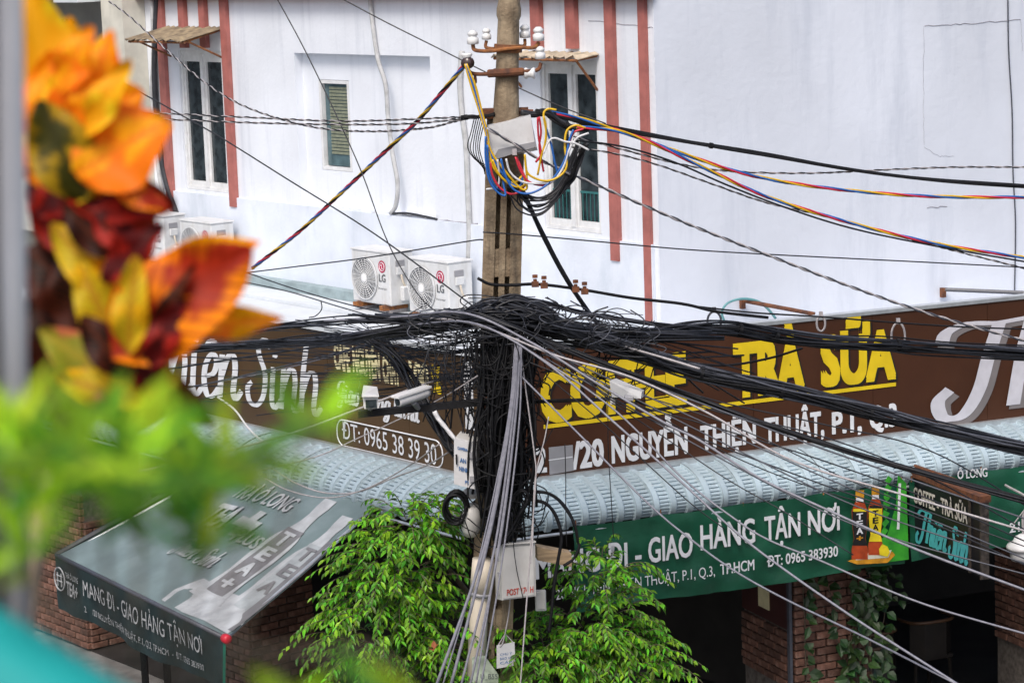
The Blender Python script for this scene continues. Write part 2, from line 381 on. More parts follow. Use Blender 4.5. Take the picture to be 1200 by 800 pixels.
# ------------------------------------------------------------------ upper building
def wall_holes(b, fr, u0, u1, z0, z1, holes, o=0.0):
    us = sorted({u0, u1, *[h[0] for h in holes], *[h[1] for h in holes]}); zs = sorted({z0, z1, *[h[2] for h in holes], *[h[3] for h in holes]})
    for i in range(len(us)-1):
        for j in range(len(zs)-1):
            uc = (us[i]+us[i+1])/2; zc = (zs[j]+zs[j+1])/2
            if any(h[0] < uc < h[1] and h[2] < zc < h[3] for h in holes): continue
            b.quad(fr.P(us[i], o, zs[j]), fr.P(us[i+1], o, zs[j]), fr.P(us[i+1], o, zs[j+1]), fr.P(us[i], o, zs[j+1]))
    for (a, c, d, e, dep) in holes:
        b.quad(fr.P(a, o, d), fr.P(a, o-dep, d), fr.P(a, o-dep, e), fr.P(a, o, e))
        b.quad(fr.P(c, o, d), fr.P(c, o-dep, d), fr.P(c, o-dep, e), fr.P(c, o, e))
        b.quad(fr.P(a, o, d), fr.P(c, o, d), fr.P(c, o-dep, d), fr.P(a, o-dep, d))
        b.quad(fr.P(a, o, e), fr.P(c, o, e), fr.P(c, o-dep, e), fr.P(a, o-dep, e))
UB = thing('white_building', W.P(-2, -2, 0), 'two storey white building with terracotta pilasters rising behind the shop signs', 'building')
wl = (1.33, 2.24, 4.87, 6.46)     # left casement
wr = (-5.07, -4.25, 4.87, 6.46)   # right casement
rec = (-2.54, -.13, 4.86, 6.46)   # recess round the small window
ws = (-.98, -.42, 5.22, 6.18)
b = MB(); wall_holes(b, W, -5.86, 3.1, 3.73, 9.0, [(*wl, .14), (*wr, .14), (*rec, .10)]); b.build('wall', m_wall, UB)
b = MB(); wall_holes(b, W, rec[0], rec[1], rec[2], rec[3], [(*ws, .12)], -.10); b.build('recess_wall', m_wall, UB)
b = MB(); wall_holes(b, V, 0, 9.0, 3.73, 9.0, []); ow = b.build('wall', m_wall2, UB); ow['label'] = 'blank pale blue side wall'
b = MB(); b.quad(W.P(3.1, 0, 3.73), W.P(3.1, -6, 3.73), W.P(3.1, -6, 9), W.P(3.1, 0, 9)); b.quad(W.P(3.1, 0, 9), W.P(3.1, -6, 9), V.P(9, -6, 9), V.P(9, 0, 9)); b.add([W.P(3.1, 0, 9), W.P(-5.86, 0, 9), V.P(9, 0, 9)], [(0, 1, 2)])
b.quad(V.P(9, 0, 3.73), V.P(9, -6, 3.73), V.P(9, -6, 9), V.P(9, 0, 9)); b.build('roof_and_flank', m_wall2, UB)
part('lower_render', m_lowwall, UB, lambda m: m.fbox(W, -5.80, 3.05, .002, .032, 3.9, 4.835))
def window(fr, r, dep, blind=False):
    u0, u1, z0, z1 = r; o = -dep
    def frame(m):
        t = .04
        m.fbox(fr, u0+.004, u0+t, o-.03, o+.05, z0+.004, z1-.004); m.fbox(fr, u1-t, u1-.004, o-.03, o+.05, z0+.004, z1-.004)
        m.fbox(fr, u0+t, u1-t, o-.03, o+.049, z0+.004, z0+t); m.fbox(fr, u0+t, u1-t, o-.03, o+.049, z1-t, z1-.004)
        if not blind: m.fbox(fr, (u0+u1)/2-.03, (u0+u1)/2+.03, o-.03, o+.055, z0+t, z1-t)
    wn = part('window', m_whitepaint, UB, frame)
    def pane(m, a, c): m.fbox(fr, a, c, o-.012, o+.004, z0+.05, z1-.05)
    if blind:
        part('pane', m_blueglass, wn, lambda m: pane(m, u0+.05, u1-.05))
        def slats(m):
            n = 20
            for i in range(n):
                z = z0+.17+(z1-z0-.24)*(i+.5)/n
                m.fbox(fr, u0+.056, u1-.14, o+.006, o+.014, z-.014, z+.012)
        part('blind', m_blind, wn, slats)
    else:
        mid = (u0+u1)/2
        for (a, c) in ((u0+.041, mid-.031), (mid+.031, u1-.041)):
            def sash(m, a=a, c=c):
                for (p, q, r_, s_) in ((a, a+.028, z0+.041, z1-.041), (c-.028, c, z0+.041, z1-.041), (a+.028, c-.028, z0+.041, z0+.10), (a+.028, c-.028, z1-.13, z1-.041)):
                    m.fbox(fr, p, q, o-.01, o+.03, r_, s_)
            part('sash', m_whitepaint, wn, sash)
            part('pane', m_glass, wn, lambda m, a=a, c=c: m.fbox(fr, a+.029, c-.029, o-.004, o+.004, z0+.101, z1-.131))
            if r[0] > 0: continue
            def rail(m, a=a, c=c):  # added teal bars imitating a railing's reflection in the right window's glass
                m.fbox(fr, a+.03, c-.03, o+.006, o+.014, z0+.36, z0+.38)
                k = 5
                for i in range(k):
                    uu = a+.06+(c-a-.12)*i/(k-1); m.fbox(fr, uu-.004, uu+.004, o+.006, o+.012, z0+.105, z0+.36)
            part('reflected_rail', m_teal, wn, rail)
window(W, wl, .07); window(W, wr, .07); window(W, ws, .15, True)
def pilaster(px, w_, y0, y1, o=.06):
    u, zb = W.hit(px, y1)
    zt = 9.0 if y0 is None else W.hit(px, y0)[1]
    part('pilaster', m_red, UB, lambda m: m.fbox(W, u-w_/2, u+w_/2, .003, o, zb, zt))
pilaster(277, .13, None, 242, .05); pilaster(725, .115, None, 305, .05); pilaster(764, .095, None, 378, .04)
pilaster(203.5, .14, None, 249, .05); pilaster(179, .14, None, 249, .05)
for px in (219, 243): pilaster(px, .12, None, 56)
for px in (633, 674): pilaster(px, .13, None, 57)
part('band', m_red, UB, lambda m: m.fbox(W, -5.9, 3.1, .01, .13, 7.035, 7.16))
def canopy(px0, px1, y, proj, mt, tilt):
    u0, z = W.hit(px0, y); u1, z1_ = W.hit(px1, y); z = max(z, z1_)
    def sheet_(m):
        n = 22; rows = []
        for i in range(n+1):
            u = u0+(u1-u0)*i/n; wv = .012*(1 if i % 2 else -1)
            e = proj*(1+.10*rng.uniform(-1, 1)); rows.append((W.P(u, .01, z+wv), W.P(u, e*.5, z-tilt*.5+wv), W.P(u, e, z-tilt+wv+rng.uniform(-.012, .012))))
        vs = [p for r_ in rows for p in r_]
        m.add(vs, [f_ for i in range(n) for f_ in ((3*i, 3*i+3, 3*i+4, 3*i+1), (3*i+1, 3*i+4, 3*i+5, 3*i+2))])
        m.add([p+Vector((0, 0, -.006)) for p in vs], [f_ for i in range(n) for f_ in ((3*i+1, 3*i+4, 3*i+3, 3*i), (3*i+2, 3*i+5, 3*i+4, 3*i+1))])
    cn = part('window_canopy', mt, UB, sheet_)
    def arms(m):
        for u in (u0+(u1-u0)*.04, u0+(u1-u0)*.96):
            m.tube([W.P(u, .0, z-.03), W.P(u, proj*.95, z-tilt-.03)], .012)
            m.tube([W.P(u, .0, z-.34), W.P(u, proj*.8, z-tilt*.8-.04)], .012)
        m.tube([W.P(u0, proj*.93, z-tilt-.025), W.P(u1, proj*.93, z-tilt-.025)], .014)
    part('bracket', m_rusto, cn, arms)
canopy(196, 262, 32, .55, m_canopy, .12)
m_canopy2 = mat('pale_canopy_sheet', (.52, .44, .33), .8, .2, 9, bump=.2)
canopy(606, 703, 62, .30, m_canopy2, .03)
# conduits fixed to the wall
def wpipe(name, pts, r, mt, o=.03):
    part(name, mt, UB, lambda m: m.tube(spline([W.hp(x, y, o) for x, y in pts], 6), r, 8), True)
wpipe('conduit', [(433, -6), (437, 30), (443, 70), (452, 100), (455, 140), (460, 180), (466, 215), (464, 240), (458, 250)], .024, m_conduit)
wpipe('conduit', [(541, 60), (539, 95), (541, 130), (546, 170), (548, 220), (550, 270), (549, 305)], .028, m_conduit)
wpipe('insulated_pipe', [(184, -5), (182, 40), (181, 90), (184, 140), (190, 190), (198, 225), (207, 250)], .034, m_darkpipe, .05)
wpipe('insulated_pipe', [(178, -5), (180, 60), (178, 110), (182, 150), (186, 200), (193, 235), (200, 252)], .026, m_conduit, .05)
wpipe('drip_line', [(457, 250), (478, 250), (500, 254), (512, 257)], .012, m_darkpipe)
part('wall_wire', m_cabled, UB, lambda m: m.tube(spline([V.hp(x, y, .02) for x, y in ((1181, -4), (1182, 60), (1186, 130), (1187, 200), (1190, 260), (1189, 340))], 5), .007))
m_crack = mat('dark_crack', (.34, .33, .37), .9)
def crack(pts, fr=V, r=.003):
    q = []
    for i in range(len(pts)-1):
        n = 9
        for k in range(n): q.append((pts[i][0]+(pts[i+1][0]-pts[i][0])*k/n+rng.uniform(-.7, .7), pts[i][1]+(pts[i+1][1]-pts[i][1])*k/n+rng.uniform(-1., 1.)))
    q.append(pts[-1])
    part('crack', m_crack, UB, lambda m: m.tube([fr.hp(x, y, .003) for x, y in q], r, 4))
crack([(1083, 31), (1130, 28), (1196, 23)]); crack([(1083, 31), (1082, 100), (1083, 170)], r=.0012); crack([(1196, 23), (1198, 60)], r=.0012)
crack([(1083, 172), (1100, 183), (1118, 183)], r=.0012); crack([(1086, 243), (1110, 242)], r=.003)
crack([(284, 243), (300, 241), (330, 244), (380, 246), (440, 249)], W, .004); crack([(470, 251), (513, 258), (560, 262)], W, .006)
crack([(690, 24), (750, 31), (765, 33)], W, .003)
# pipe brackets on the side wall above the sign
def steelarm(px0, py0, px1, py1, o0, o1, mt):
    t_ = thing('steel_wall_bracket', V.hp(px0, py0, o0), ('rusty red' if mt is m_rust else 'grey')+' steel bracket arm standing out of the pale wall above the brown sign', 'bracket')
    part('arm', mt, t_, lambda m: m.tube([V.hp(px0, py0, o0), V.hp(px1, py1, o1)], .02, 6))
    part('foot', m_rust, t_, lambda m: m.box(V.hp(px0, py0, o0)+Vector((0, 0, -.03)), V.u*.02, V.n*.025, Vector((0, 0, .045))))
steelarm(870, 352, 955, 368, .05, .5, m_rust); steelarm(1105, 339, 1200, 343, .05, .45, m_cabled)
ht = thing('green_hose_loop', V.hp(880, 370, .12), 'thin blue-green hose looped against the pale wall above TRÀ SỮA', 'hose')
part('hose', mat('hose_blue_green', (.12, .32, .34), .5), ht, lambda m: m.tube(spline([V.hp(x, y, .12) for x, y in ((850, 379), (846, 366), (853, 355), (870, 350), (888, 353), (900, 362), (909, 373))], 6), .012), True)

# ------------------------------------------------------------------ neighbour at far left
NB = thing('neighbour_building', W.P(6, -1, 0), 'grey neighbouring building with a shaded balcony behind the orange leaves', 'building')
part('column', m_cream, NB, lambda m: m.fbox(W, 2.93, 3.42, .004, .30, 0, 9))
part('wall', m_neigh, NB, lambda m: m.fbox(W, 3.43, 12, -1.5, -1.4, 0, 9))
part('flank', m_neigh, NB, lambda m: m.fbox(W, 3.11, 3.42, -1.4, .003, 0, 9))
part('balcony_slab', m_cream, NB, lambda m: m.fbox(W, 3.43, 12, -1.39, .6, 4.25, 4.5))
part('parapet', m_cream, NB, lambda m: m.fbox(W, 3.43, 12, .5, .6, 4.5, 5.3))
part('upper_slab', m_cream, NB, lambda m: m.fbox(W, 3.43, 12, -1.39, .6, 7.25, 7.5))
part('awning_stub', m_roofw, NB, lambda m: m.fbox(W, 3.5, 4.1, .2, .55, 7.02, 7.06))
part('ground_wall', m_cream, NB, lambda m: m.fbox(W, 3.43, 12, -.2, 0, 0, 4.24))
def fixture(m):
    p = W.hp(76, 27, -1.3)
    m.tube([p-W.u*.2, p+W.u*.2], .02, 6)
    for k in (-.18, -.06, .06, .18): m.tube([p+W.u*k+Vector((0, 0, -.05)), p+W.u*k+Vector((0, 0, .05))], .018, 6)
    m.tube([p-W.u*.08, p-W.u*.08-W.n*.09], .02, 6)
part('pipe_fixture', m_darkpipe, NB, fixture)

# ------------------------------------------------------------------ shop: roof, pillars, inside
SH = thing('corner_shop', C.copy()*1, 'ground floor corner shop with brick pillars and an open dark front', 'building')
SH.location.z = 0
def roofpoly(m):
    pts = [L.P(0, -.02, 0), L.P(10, -.02, 0), W.P(4.5, .0, 0), WC, V.P(8, 0, 0), R.P(8.5, -.02, 0)]
    pts = [Vector((p.x, p.y, 3.72)) for p in pts]; m.prism(pts, (0, 0, .18))
part('roof', m_roofw, SH, roofpoly)
part('gutter', m_gutter, SH, lambda m: m.fbox(W, -5.8, 3.3, .033, .16, 3.902, 4.0))
part('roof_kerb', m_roofw, SH, lambda m: m.fbox(W, -5.8, 3.3, .6, .7, 3.902, 3.935))
m_lintel = mat('grey_lintel', (.10, .09, .085), .8)
part('lintel', m_lintel, SH, lambda m: m.fbox(L, .02, 10, -.25, -.03, 2.66, 3.715)); part('lintel', m_lintel, SH, lambda m: m.fbox(R, .02, 8.5, -.25, -.03, 2.66, 3.715))
def pk(fr1, u, d): return fr1.P(u, -d, 0)
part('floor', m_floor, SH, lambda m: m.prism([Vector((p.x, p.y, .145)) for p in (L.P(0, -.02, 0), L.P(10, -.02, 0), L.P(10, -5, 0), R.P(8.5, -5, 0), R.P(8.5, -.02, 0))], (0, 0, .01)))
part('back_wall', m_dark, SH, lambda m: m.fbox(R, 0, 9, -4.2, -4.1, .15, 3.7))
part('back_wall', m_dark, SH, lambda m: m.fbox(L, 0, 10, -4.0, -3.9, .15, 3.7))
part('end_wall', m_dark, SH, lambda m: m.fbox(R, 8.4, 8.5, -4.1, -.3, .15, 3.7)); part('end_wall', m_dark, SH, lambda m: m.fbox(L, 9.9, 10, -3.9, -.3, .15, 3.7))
brick_me = {}
def brick_mesh(l, h, d):
    k = (round(l, 3),)
    if k not in brick_me:
        m = MB(); m.bbox((0, 0, 0), (l/2, 0, 0), (0, d/2, 0), (0, 0, h/2), .006)
        me = bpy.data.meshes.new('brick'); me.from_pydata(m.v, [], m.f); me.materials.append(m_brick); brick_me[k] = me
    return brick_me[k]
def bricks(parent, org, ud, nd, width, z0, z1, bl=.205, bh=.062, g=.012):
    rot = Matrix((ud, nd, Vector((0, 0, 1)))).transposed().to_4x4(); z = z0; row = 0; base = wloc(parent)
    while z+bh < z1:
        x = -(bl+g)/2 if row % 2 else 0.0
        while x < width-.03:
            a = max(x, 0); e = min(x+bl, width)
            if e-a > .035:
                me = brick_mesh(round((e-a)/.02)*.02-.004, bh, .06)
                o = bpy.data.objects.new('brick', me); p = org+ud*((a+e)/2)+nd*(-.012+rng.uniform(-.004, .005))+Vector((0, 0, z+bh/2))
                o.matrix_basis = Matrix.Translation(p-base) @ rot @ Matrix.Rotation(rng.uniform(-.02, .02), 4, 'Z'); link(o, parent)
            x += bl+g
        z += bh+g; row += 1
# right pillar: front face u 2.75..3.57 and its left flank
p1 = part('brick_pillar', m_mortar, SH, lambda m: m.fbox(R, 2.80, 3.56, -.98, -.03, .156, 2.65))
bricks(p1, R.P(2.785, -.005, 0), R.u, R.n, .785, .86, 2.62)
bricks(p1, R.P(2.775, -.97, 0), R.n, -R.u, .93, .86, 1.40)
mb = part('maroon_panel', m_maroon, SH, lambda m: m.fbox(R, 2.765, 2.79, -.96, -.05, 1.40, 2.64)); mb['label'] = 'maroon board above the bricks'
part('switch_plate', m_paleyellow, SH, lambda m: m.fbox(R, 2.755, 2.764, -.62, -.42, 1.50, 1.68))
part('corner_strip', m_cabled, SH, lambda m: m.fbox(R, 2.735, 2.764, -.045, .0, .16, 2.65))
# far right pillar, left pillar and left wall
p2 = part('brick_pillar', m_mortar, SH, lambda m: m.fbox(R, 5.32, 6.2, -.6, -.03, .156, 2.65))
bricks(p2, R.P(5.305, -.005, 0), R.u, R.n, .55, .86, 2.2); bricks(p2, R.P(5.295, -.59, 0), R.n, -R.u, .57, .86, 2.2)
p3 = part('brick_pillar', m_mortar, SH, lambda m: m.fbox(L, 3.97, 4.68, -.75, -.03, .156, 2.65))
bricks(p3, L.P(4.69, -.005, 0), -L.u, L.n, .735, .17, 2.1); bricks(p3, L.P(3.955, -.02, 0), -L.n, -L.u, .74, .17, 2.4)
p4 = part('brick_pillar', m_mortar, SH, lambda m: m.fbox(L, 7.15, 8.6, -.75, -.03, .156, 2.65))
bricks(p4, L.P(8.6, -.005, 0), -L.u, L.n, 1.46, .17, 1.9); bricks(p4, L.P(7.13, -.02, 0), -L.n, -L.u, .7, .17, 1.6)

# ------------------------------------------------------------------ curved ribbed awnings
def curved_awning(fr, u0, u1, pitch, label, sgn):
    t_ = thing('curved_steel_awning', fr.P((u0+u1)/2, .1, 2.74), label, 'awning')
    n = 14; rows = []; A_, B_ = .45, .195
    def prof(k, lift):
        an = math.radians(90-118*k); return (A_+lift)*math.cos(an)*1.0, 2.845+(B_+lift*.8)*math.sin(an)
    m = MB(); cols = [0, .30, .37, .42, .94, 1.0]
    lift = [.050, .050, .034, 0, 0, .050]
    vs = []; nr = n*4+1
    for j in range(nr):
        k = (j//4+(0, .18, .5, .86)[j % 4])/n if j < nr-1 else 1; cr = (.0, .024, .026, .022)[j % 4] if 0 < j < nr-1 else 0
        for c_, l_ in zip(cols, lift):
            o_, z_ = prof(k, l_+(cr if l_ == 0 else 0)); vs.append(fr.u*(c_*pitch)+fr.n*o_+Vector((0, 0, z_)))
    nc = len(cols); m.add(vs, [(j*nc+i, j*nc+i+1, (j+1)*nc+i+1, (j+1)*nc+i) for j in range(nr-1) for i in range(nc-1)])
    me = bpy.data.meshes.new('panel'); me.from_pydata([(v[0], v[1], v[2]-2.735) for v in m.v], [], m.f); me.materials.append(m_sheet)
    cnt = int((u1-u0)/pitch)
    for i in range(cnt):
        o = bpy.data.objects.new('panel', me); p = fr.P(u0+i*pitch, .02, 2.735)+Vector((0, 0, rng.uniform(-.004, .004)))
        o.matrix_basis = Matrix.Translation(p-wloc(t_)) @ Matrix.Rotation(rng.uniform(-.006, .006), 4, 'Z'); link(o, t_)
    part('edge_bar', m_alu, t_, lambda q: q.tube([fr.P(u0, .475, 2.715), fr.P(u0+cnt*pitch, .475, 2.715)], .014, 6))
    part('flashing', m_alu, t_, lambda q: q.fbox(fr, u0, u0+cnt*pitch, .002, .05, 3.062, 3.105))
    return t_
curved_awning(R, -.12, 6.6, .163, 'pale blue ribbed steel awning curving out below the COFFEE sign', 1)
curved_awning(L, -.1, 7.4, .163, 'pale blue ribbed steel awning curving out below the phone number sign', -1)

# ------------------------------------------------------------------ sign boards
SR = thing('shop_sign', R.P(2.6, -.02, 3.1), 'dark brown sign board with yellow lettering COFFEE TRÀ SỮA', 'sign')
for k in range(6): part('panel', m_signbrown, SR, lambda m: m.fbox(R, .02+k*1.2, 1.216+k*1.2, -.055, rng.uniform(-.003, .0), 3.10, 4.19))
part('top_flashing', m_alu, SR, lambda m: m.fbox(R, .0, 7.2, -.09, .012, 4.192, 4.225))
part('bottom_frame', m_alu, SR, lambda m: m.fbox(R, .0, 7.2, -.05, .008, 3.075, 3.098))
NUDGE = R.n
for (mt, dx, dy, o) in ((m_black, 2.2, 2.2, .004), (m_yellow, 0, 0, .008)):
    nm = 'lettering' if mt is m_yellow else 'letter_shadow'
    lettering('COFFEE', on_frame(R, (634+dx, 494+dy), (805+dx, 470+dy), (632+dx, 437+dy), o), mt, SR, .05, nm)
    lettering('TRÀ', on_frame(R, (860+dx, 464+dy), (943+dx, 454+dy), (858+dx, 406+dy), o), mt, SR, .05, nm)
    lettering('SỮA', on_frame(R, (962+dx, 451+dy), (1050+dx, 441+dy), (960+dx, 397+dy), o), mt, SR, .05, nm)
def strip(m, fr, a, b_, hpx, o):
    p = fr.hp(*a, o); q = fr.hp(*b_, o); h = Vector((0, 0, hpx*mpp(20.8)/2)); m.quad(p-h, q-h, q+h, p+h)
part('underline', m_yellow, SR, lambda m: strip(m, R, (637, 500), (1050, 450), 4.6, .006))
lettering('2', on_frame(R, (628, 553), (641, 552), (628, 525), .006), m_white, SR, .034)
lettering('/20', on_frame(R, (671, 549), (708, 544), (671, 519), .006), m_white, SR, .034)
lettering('NGUYỄN', on_frame(R, (717, 542), (806, 530), (717, 512), .006), m_white, SR, .034)
lettering('THIỆN', on_frame(R, (821, 527), (886, 518), (820, 500), .006), m_white, SR, .034)
lettering('THUẬT,', on_frame(R, (896, 518), (966, 509), (895, 491), .006), m_white, SR, .034)
lettering('P.1,', on_frame(R, (975, 508), (1010, 504), (974, 484), .006), m_white, SR, .034)
lettering('Q.3', on_frame(R, (1019, 502), (1051, 498), (1018, 477), .006), m_white, SR, .034)
pt = part('tape_patch', m_plasticd, SR, lambda m: m.prism([R.hp(x, y, .008) for x, y in ((643, 524), (671, 521), (672, 551), (644, 556))], R.n*.004)); pt['label'] = 'grey tape patch over a number'
part('tape_line', m_white, SR, lambda m: strip(m, R, (643, 539), (671, 535), 1.2, .0135))
for (mt, dx, dy, o, wd) in ((m_shadow, 5, 4, .005, .27), (m_lilac, 0, 0, .010, .22)):
    script('ThiEn', on_frame(R, (1116+dx, 482+dy), (1352+dx, 456+dy), (1116+dx, 381+dy), o), mt, SR, wd, name='lettering' if mt is m_lilac else 'letter_shadow')
SLs = thing('shop_sign', L.P(2.6, -.02, 3.1), 'faded brown sign board with a framed phone number left of the pole', 'sign')
for k in range(6): part('panel', m_signbrown2, SLs, lambda m: m.fbox(L, .02+k*1.2, 1.216+k*1.2, -.055, rng.uniform(-.003, .0), 3.10, 4.13))
part('top_flashing', m_roofw, SLs, lambda m: m.fbox(L, .0, 7.2, -.16, .02, 4.132, 4.175))
part('bottom_frame', m_alu, SLs, lambda m: m.fbox(L, .0, 7.2, -.05, .008, 3.075, 3.098))
part('white_edge', m_white, SLs, lambda m: m.quad(L.P(.30, .004, 3.5), L.P(.42, .004, 3.5), L.P(.42, .004, 4.1), L.P(.30, .004, 4.1)))
NUDGE = L.n
script('ThiEn', on_frame(L, (166, 454), (284, 468), (166, 376), .005), m_white, SLs, .17)
script('Sinh', on_frame(L, (290, 472), (378, 487), (290, 396), .005), m_white, SLs, .17)
for (dx, dy, mt, o) in ((0, 0, m_paleyellow, .005),):
    lettering('CAFE', on_frame(L, (392, 430), (411, 436), (392, 402), o), mt, SLs, .05)
    lettering('NGUYÊN', on_frame(L, (414, 436), (446, 445), (414, 407), o), mt, SLs, .05)
    lettering('CHẤT', on_frame(L, (449, 446), (469, 451), (449, 417), o), mt, SLs, .05)
lettering('100', on_frame(L, (480, 452), (503, 457), (480, 424), .005), m_paleyellow, SLs, .05)
lettering('%', on_frame(L, (506, 458), (518, 461), (506, 429), .005), m_yellow, SLs, .05)
script('Giao', on_frame(L, (395, 469), (421, 476), (395, 444), .005), m_white, SLs, .26, thin=.35)
script('hang', on_frame(L, (427, 478), (458, 485), (427, 455), .005), m_white, SLs, .26, thin=.35)
script('tan noi', on_frame(L, (462, 486), (492, 495), (462, 463), .005), m_white, SLs, .26, thin=.35)
lettering('ĐT: 0965 38 39 30', on_frame(L, (401, 513), (512, 545), (401, 494), .005, (512, 521)), m_white, SLs, .012)
def rframe(m):
    c = [L.hit(x, y, .005) for x, y in ((395, 486), (519, 522), (519, 553), (395, 517))]
    u0 = (c[0][0]+c[3][0])/2; u1 = (c[1][0]+c[2][0])/2; zt = (c[0][1]+c[1][1])/2; zb = (c[2][1]+c[3][1])/2; r = (zt-zb)*.42; q = []
    for (cu, cz, a0) in ((u1+r, zt-r, 90), (u0-r, zt-r, 0), (u0-r, zb+r, -90), (u1+r, zb+r, 180)):
        for k in range(7):
            a = math.radians(a0+(90 if a0 in (90,) else 90)*k/6) if False else math.radians(a0-0+90*k/6); q.append((cu, cz, a))
    pts = []
    # corners in order: far-top, far-bottom, near-bottom, near-top
    for (cu, cz, a0) in ((u0-r, zt-r, 90), (u0-r, zb+r, 0), (u1+r, zb+r, -90), (u1+r, zt-r, -180)):
        for k in range(7):
            a = math.radians(a0-90*k/6); pts.append(L.P(cu+r*math.cos(a), .006, cz+r*math.sin(a)))
    m.tube(pts, .007, 4, True)
part('rounded_frame', m_white, SLs, rframe)
# ------------------------------------------------------------------ green banners
BO = .50
def fold(u, z, ph=0): return .011*math.sin(u*5.3+z*3+ph)+.007*math.sin(u*13.0-z*9+ph*2)+.0055*math.sin(z*24+u*4.0)+.005*math.sin(u*31+z*17)*math.sin(u*2.1+1)
def banner(name, label, u0, u1, z0, z1, ph):
    t_ = thing(name, R.P((u0+u1)/2, BO, z0), label, 'banner'); nu, nz = int((u1-u0)*34), 22; m = MB(); vs = []
    for j in range(nz+1):
        for i in range(nu+1):
            s = i/nu; k = j/nz; u = u0+(u1-u0)*s
            sag = -.025*(1-(2*((s*4) % 1)-1)**2)*k*.6
            z = z0+(z1-z0)*k+sag*1.0+.012*math.sin(s*9)*(1-k)
            vs.append(R.P(u, BO+fold(u, z, ph)*(1.3-.5*k), z))
    m.add(vs, [(j*(nu+1)+i, j*(nu+1)+i+1, (j+1)*(nu+1)+i+1, (j+1)*(nu+1)+i) for j in range(nz) for i in range(nu)])
    part_ = m.build('cloth', m_green, t_, True)
    def ties(q):
        for i in range(5):
            u = u0+.02+(u1-u0-.04)*i/4; q.tube([R.P(u, BO, z1-.02), R.P(u+.01, .48, z1+.05)], .006, 5)
    part('tie', m_rusto, t_, ties)
    return t_
bz0, bz1 = 2.03, 2.77
NUDGE = R.n
G1 = banner('green_banner', 'long dark green banner reading GIAO HÀNG TẬN NƠI under the right awning', .45, 3.62, bz0, bz1, 0)
TO = BO+.034
def bt(s, bl, br, tl, bold=.02): return lettering(s, on_frame(R, bl, br, tl, TO), m_white, G1, bold)
bt('MANG ĐI -', (628, 678), (752, 661), (628, 650)); bt('GIAO', (760, 659), (812, 651), (760, 631)); bt('HÀNG', (821, 644), (885, 635), (820, 616)); bt('TẬN', (896, 633), (938, 627), (895, 606)); bt('NƠI', (947, 626), (984, 620), (946, 599))
bt('2', (628, 706), (635, 705), (628, 694), .01); bt('/20 NGUYỄN THIỆN THUẬT, P.1, Q.3,', (648, 703), (838, 674), (648, 691), .01); bt('TP.HCM', (844, 673), (884, 667), (844, 661), .015); bt('ĐT: 0965 383930', (899, 664), (982, 651), (899, 652), .015)
def bpoly(pts, mt, lv, name, par=None):
    return part(name, mt, par or G1, lambda m: m.poly([R.hp(x, y, TO+lv*.0015) for x, y in pts]))
bpoly([(1052, 556), (1062, 566), (1065, 655), (1028, 660), (1042, 620), (1050, 590)], m_lime, 0, 'printed_field')
bpoly([(1053, 566), (1056, 566), (1054, 620), (1051, 620)], m_white, 1, 'printed_stroke')
for k in range(8): bpoly([(1040+rng.uniform(-3, 3)-k*.8, 557+k*10), (1046-k*.8, 561+k*10), (1041-k*.8, 568+k*10), (1037-k*.8, 563+k*10)], m_lime, 1, 'printed_leaf')
bpoly([(993, 657), (1015, 650), (1046, 646), (1049, 650), (1040, 659), (1005, 661)], m_amber, 1, 'printed_tray')
bpoly([(1000, 650), (1045, 644), (1041, 653), (1003, 656)], m_creamp, 2, 'printed_ice')
def bottle(x, yt, yb, w_, dark, body, cap):
    h = yb-yt
    P_ = lambda f: [(x+a*w_, yt+b_*h) for a, b_ in f]
    bpoly(P_([(-.5, 1), (-.5, .85), (-.36, .7), (-.46, .5), (-.5, .3), (-.25, .16), (-.22, .06), (.22, .06), (.25, .16), (.5, .3), (.46, .5), (.36, .7), (.5, .85), (.5, 1)]), body, 3, 'printed_bottle')
    bpoly(P_([(-.26, .11), (-.26, .0), (.26, .0), (.26, .11)]), m_amber, 4, 'printed_cap')
    bpoly(P_([(-.24, .17), (-.22, .11), (.22, .11), (.24, .17)]), m_white, 4, 'printed_neck')
    bpoly(P_([(-.46, .80), (-.34, .7), (-.44, .5), (-.46, .31), (.46, .31), (.44, .5), (.34, .7), (.46, .80)]), m_black if dark else m_teayel, 5, 'printed_label')
    bpoly(P_([(-.40, .31), (-.40, .27), (.40, .27), (.40, .31)]), m_teayel if dark else m_black, 5, 'printed_band')
    for i, ch in enumerate('TEA+' if dark else 'TEA'):
        y0 = yt+h*(.43+.105*i)
        lettering(ch, on_frame(R, (x-w_*.20, y0), (x+w_*.20, y0-w_*.06), (x-w_*.20, y0-h*.085), TO+.0095), (m_amber if ch == '+' else m_white) if dark else m_black, G1, .03, 'printed_letter')
bottle(1007.5, 574, 655, 19, True, m_teared, m_amber); bottle(1026, 571, 650, 17, False, m_teared, m_amber)
bpoly([(1031, 650), (1030, 643), (1034, 637), (1040, 640), (1043, 647), (1040, 652)], m_teayel, 6, 'printed_drop')
G2 = banner('green_banner', 'second dark green banner partly behind the hanging black sign at the right edge', 3.68, 6.6, bz0+.02, bz1+.01, 1.7)
lettering('Ô LONG', on_frame(R, (1122, 561), (1157, 558), (1122, 551), TO), m_white, G2, .015)
lettering('MANG ĐI - GIAO HÀNG TẬN NƠI', on_frame(R, (1205, 600), (1440, 560), (1205, 573), TO), m_white, G2, .015)
lettering('21', on_frame(R, (1183, 624), (1195, 622), (1183, 613), TO), m_white, G2, .02)

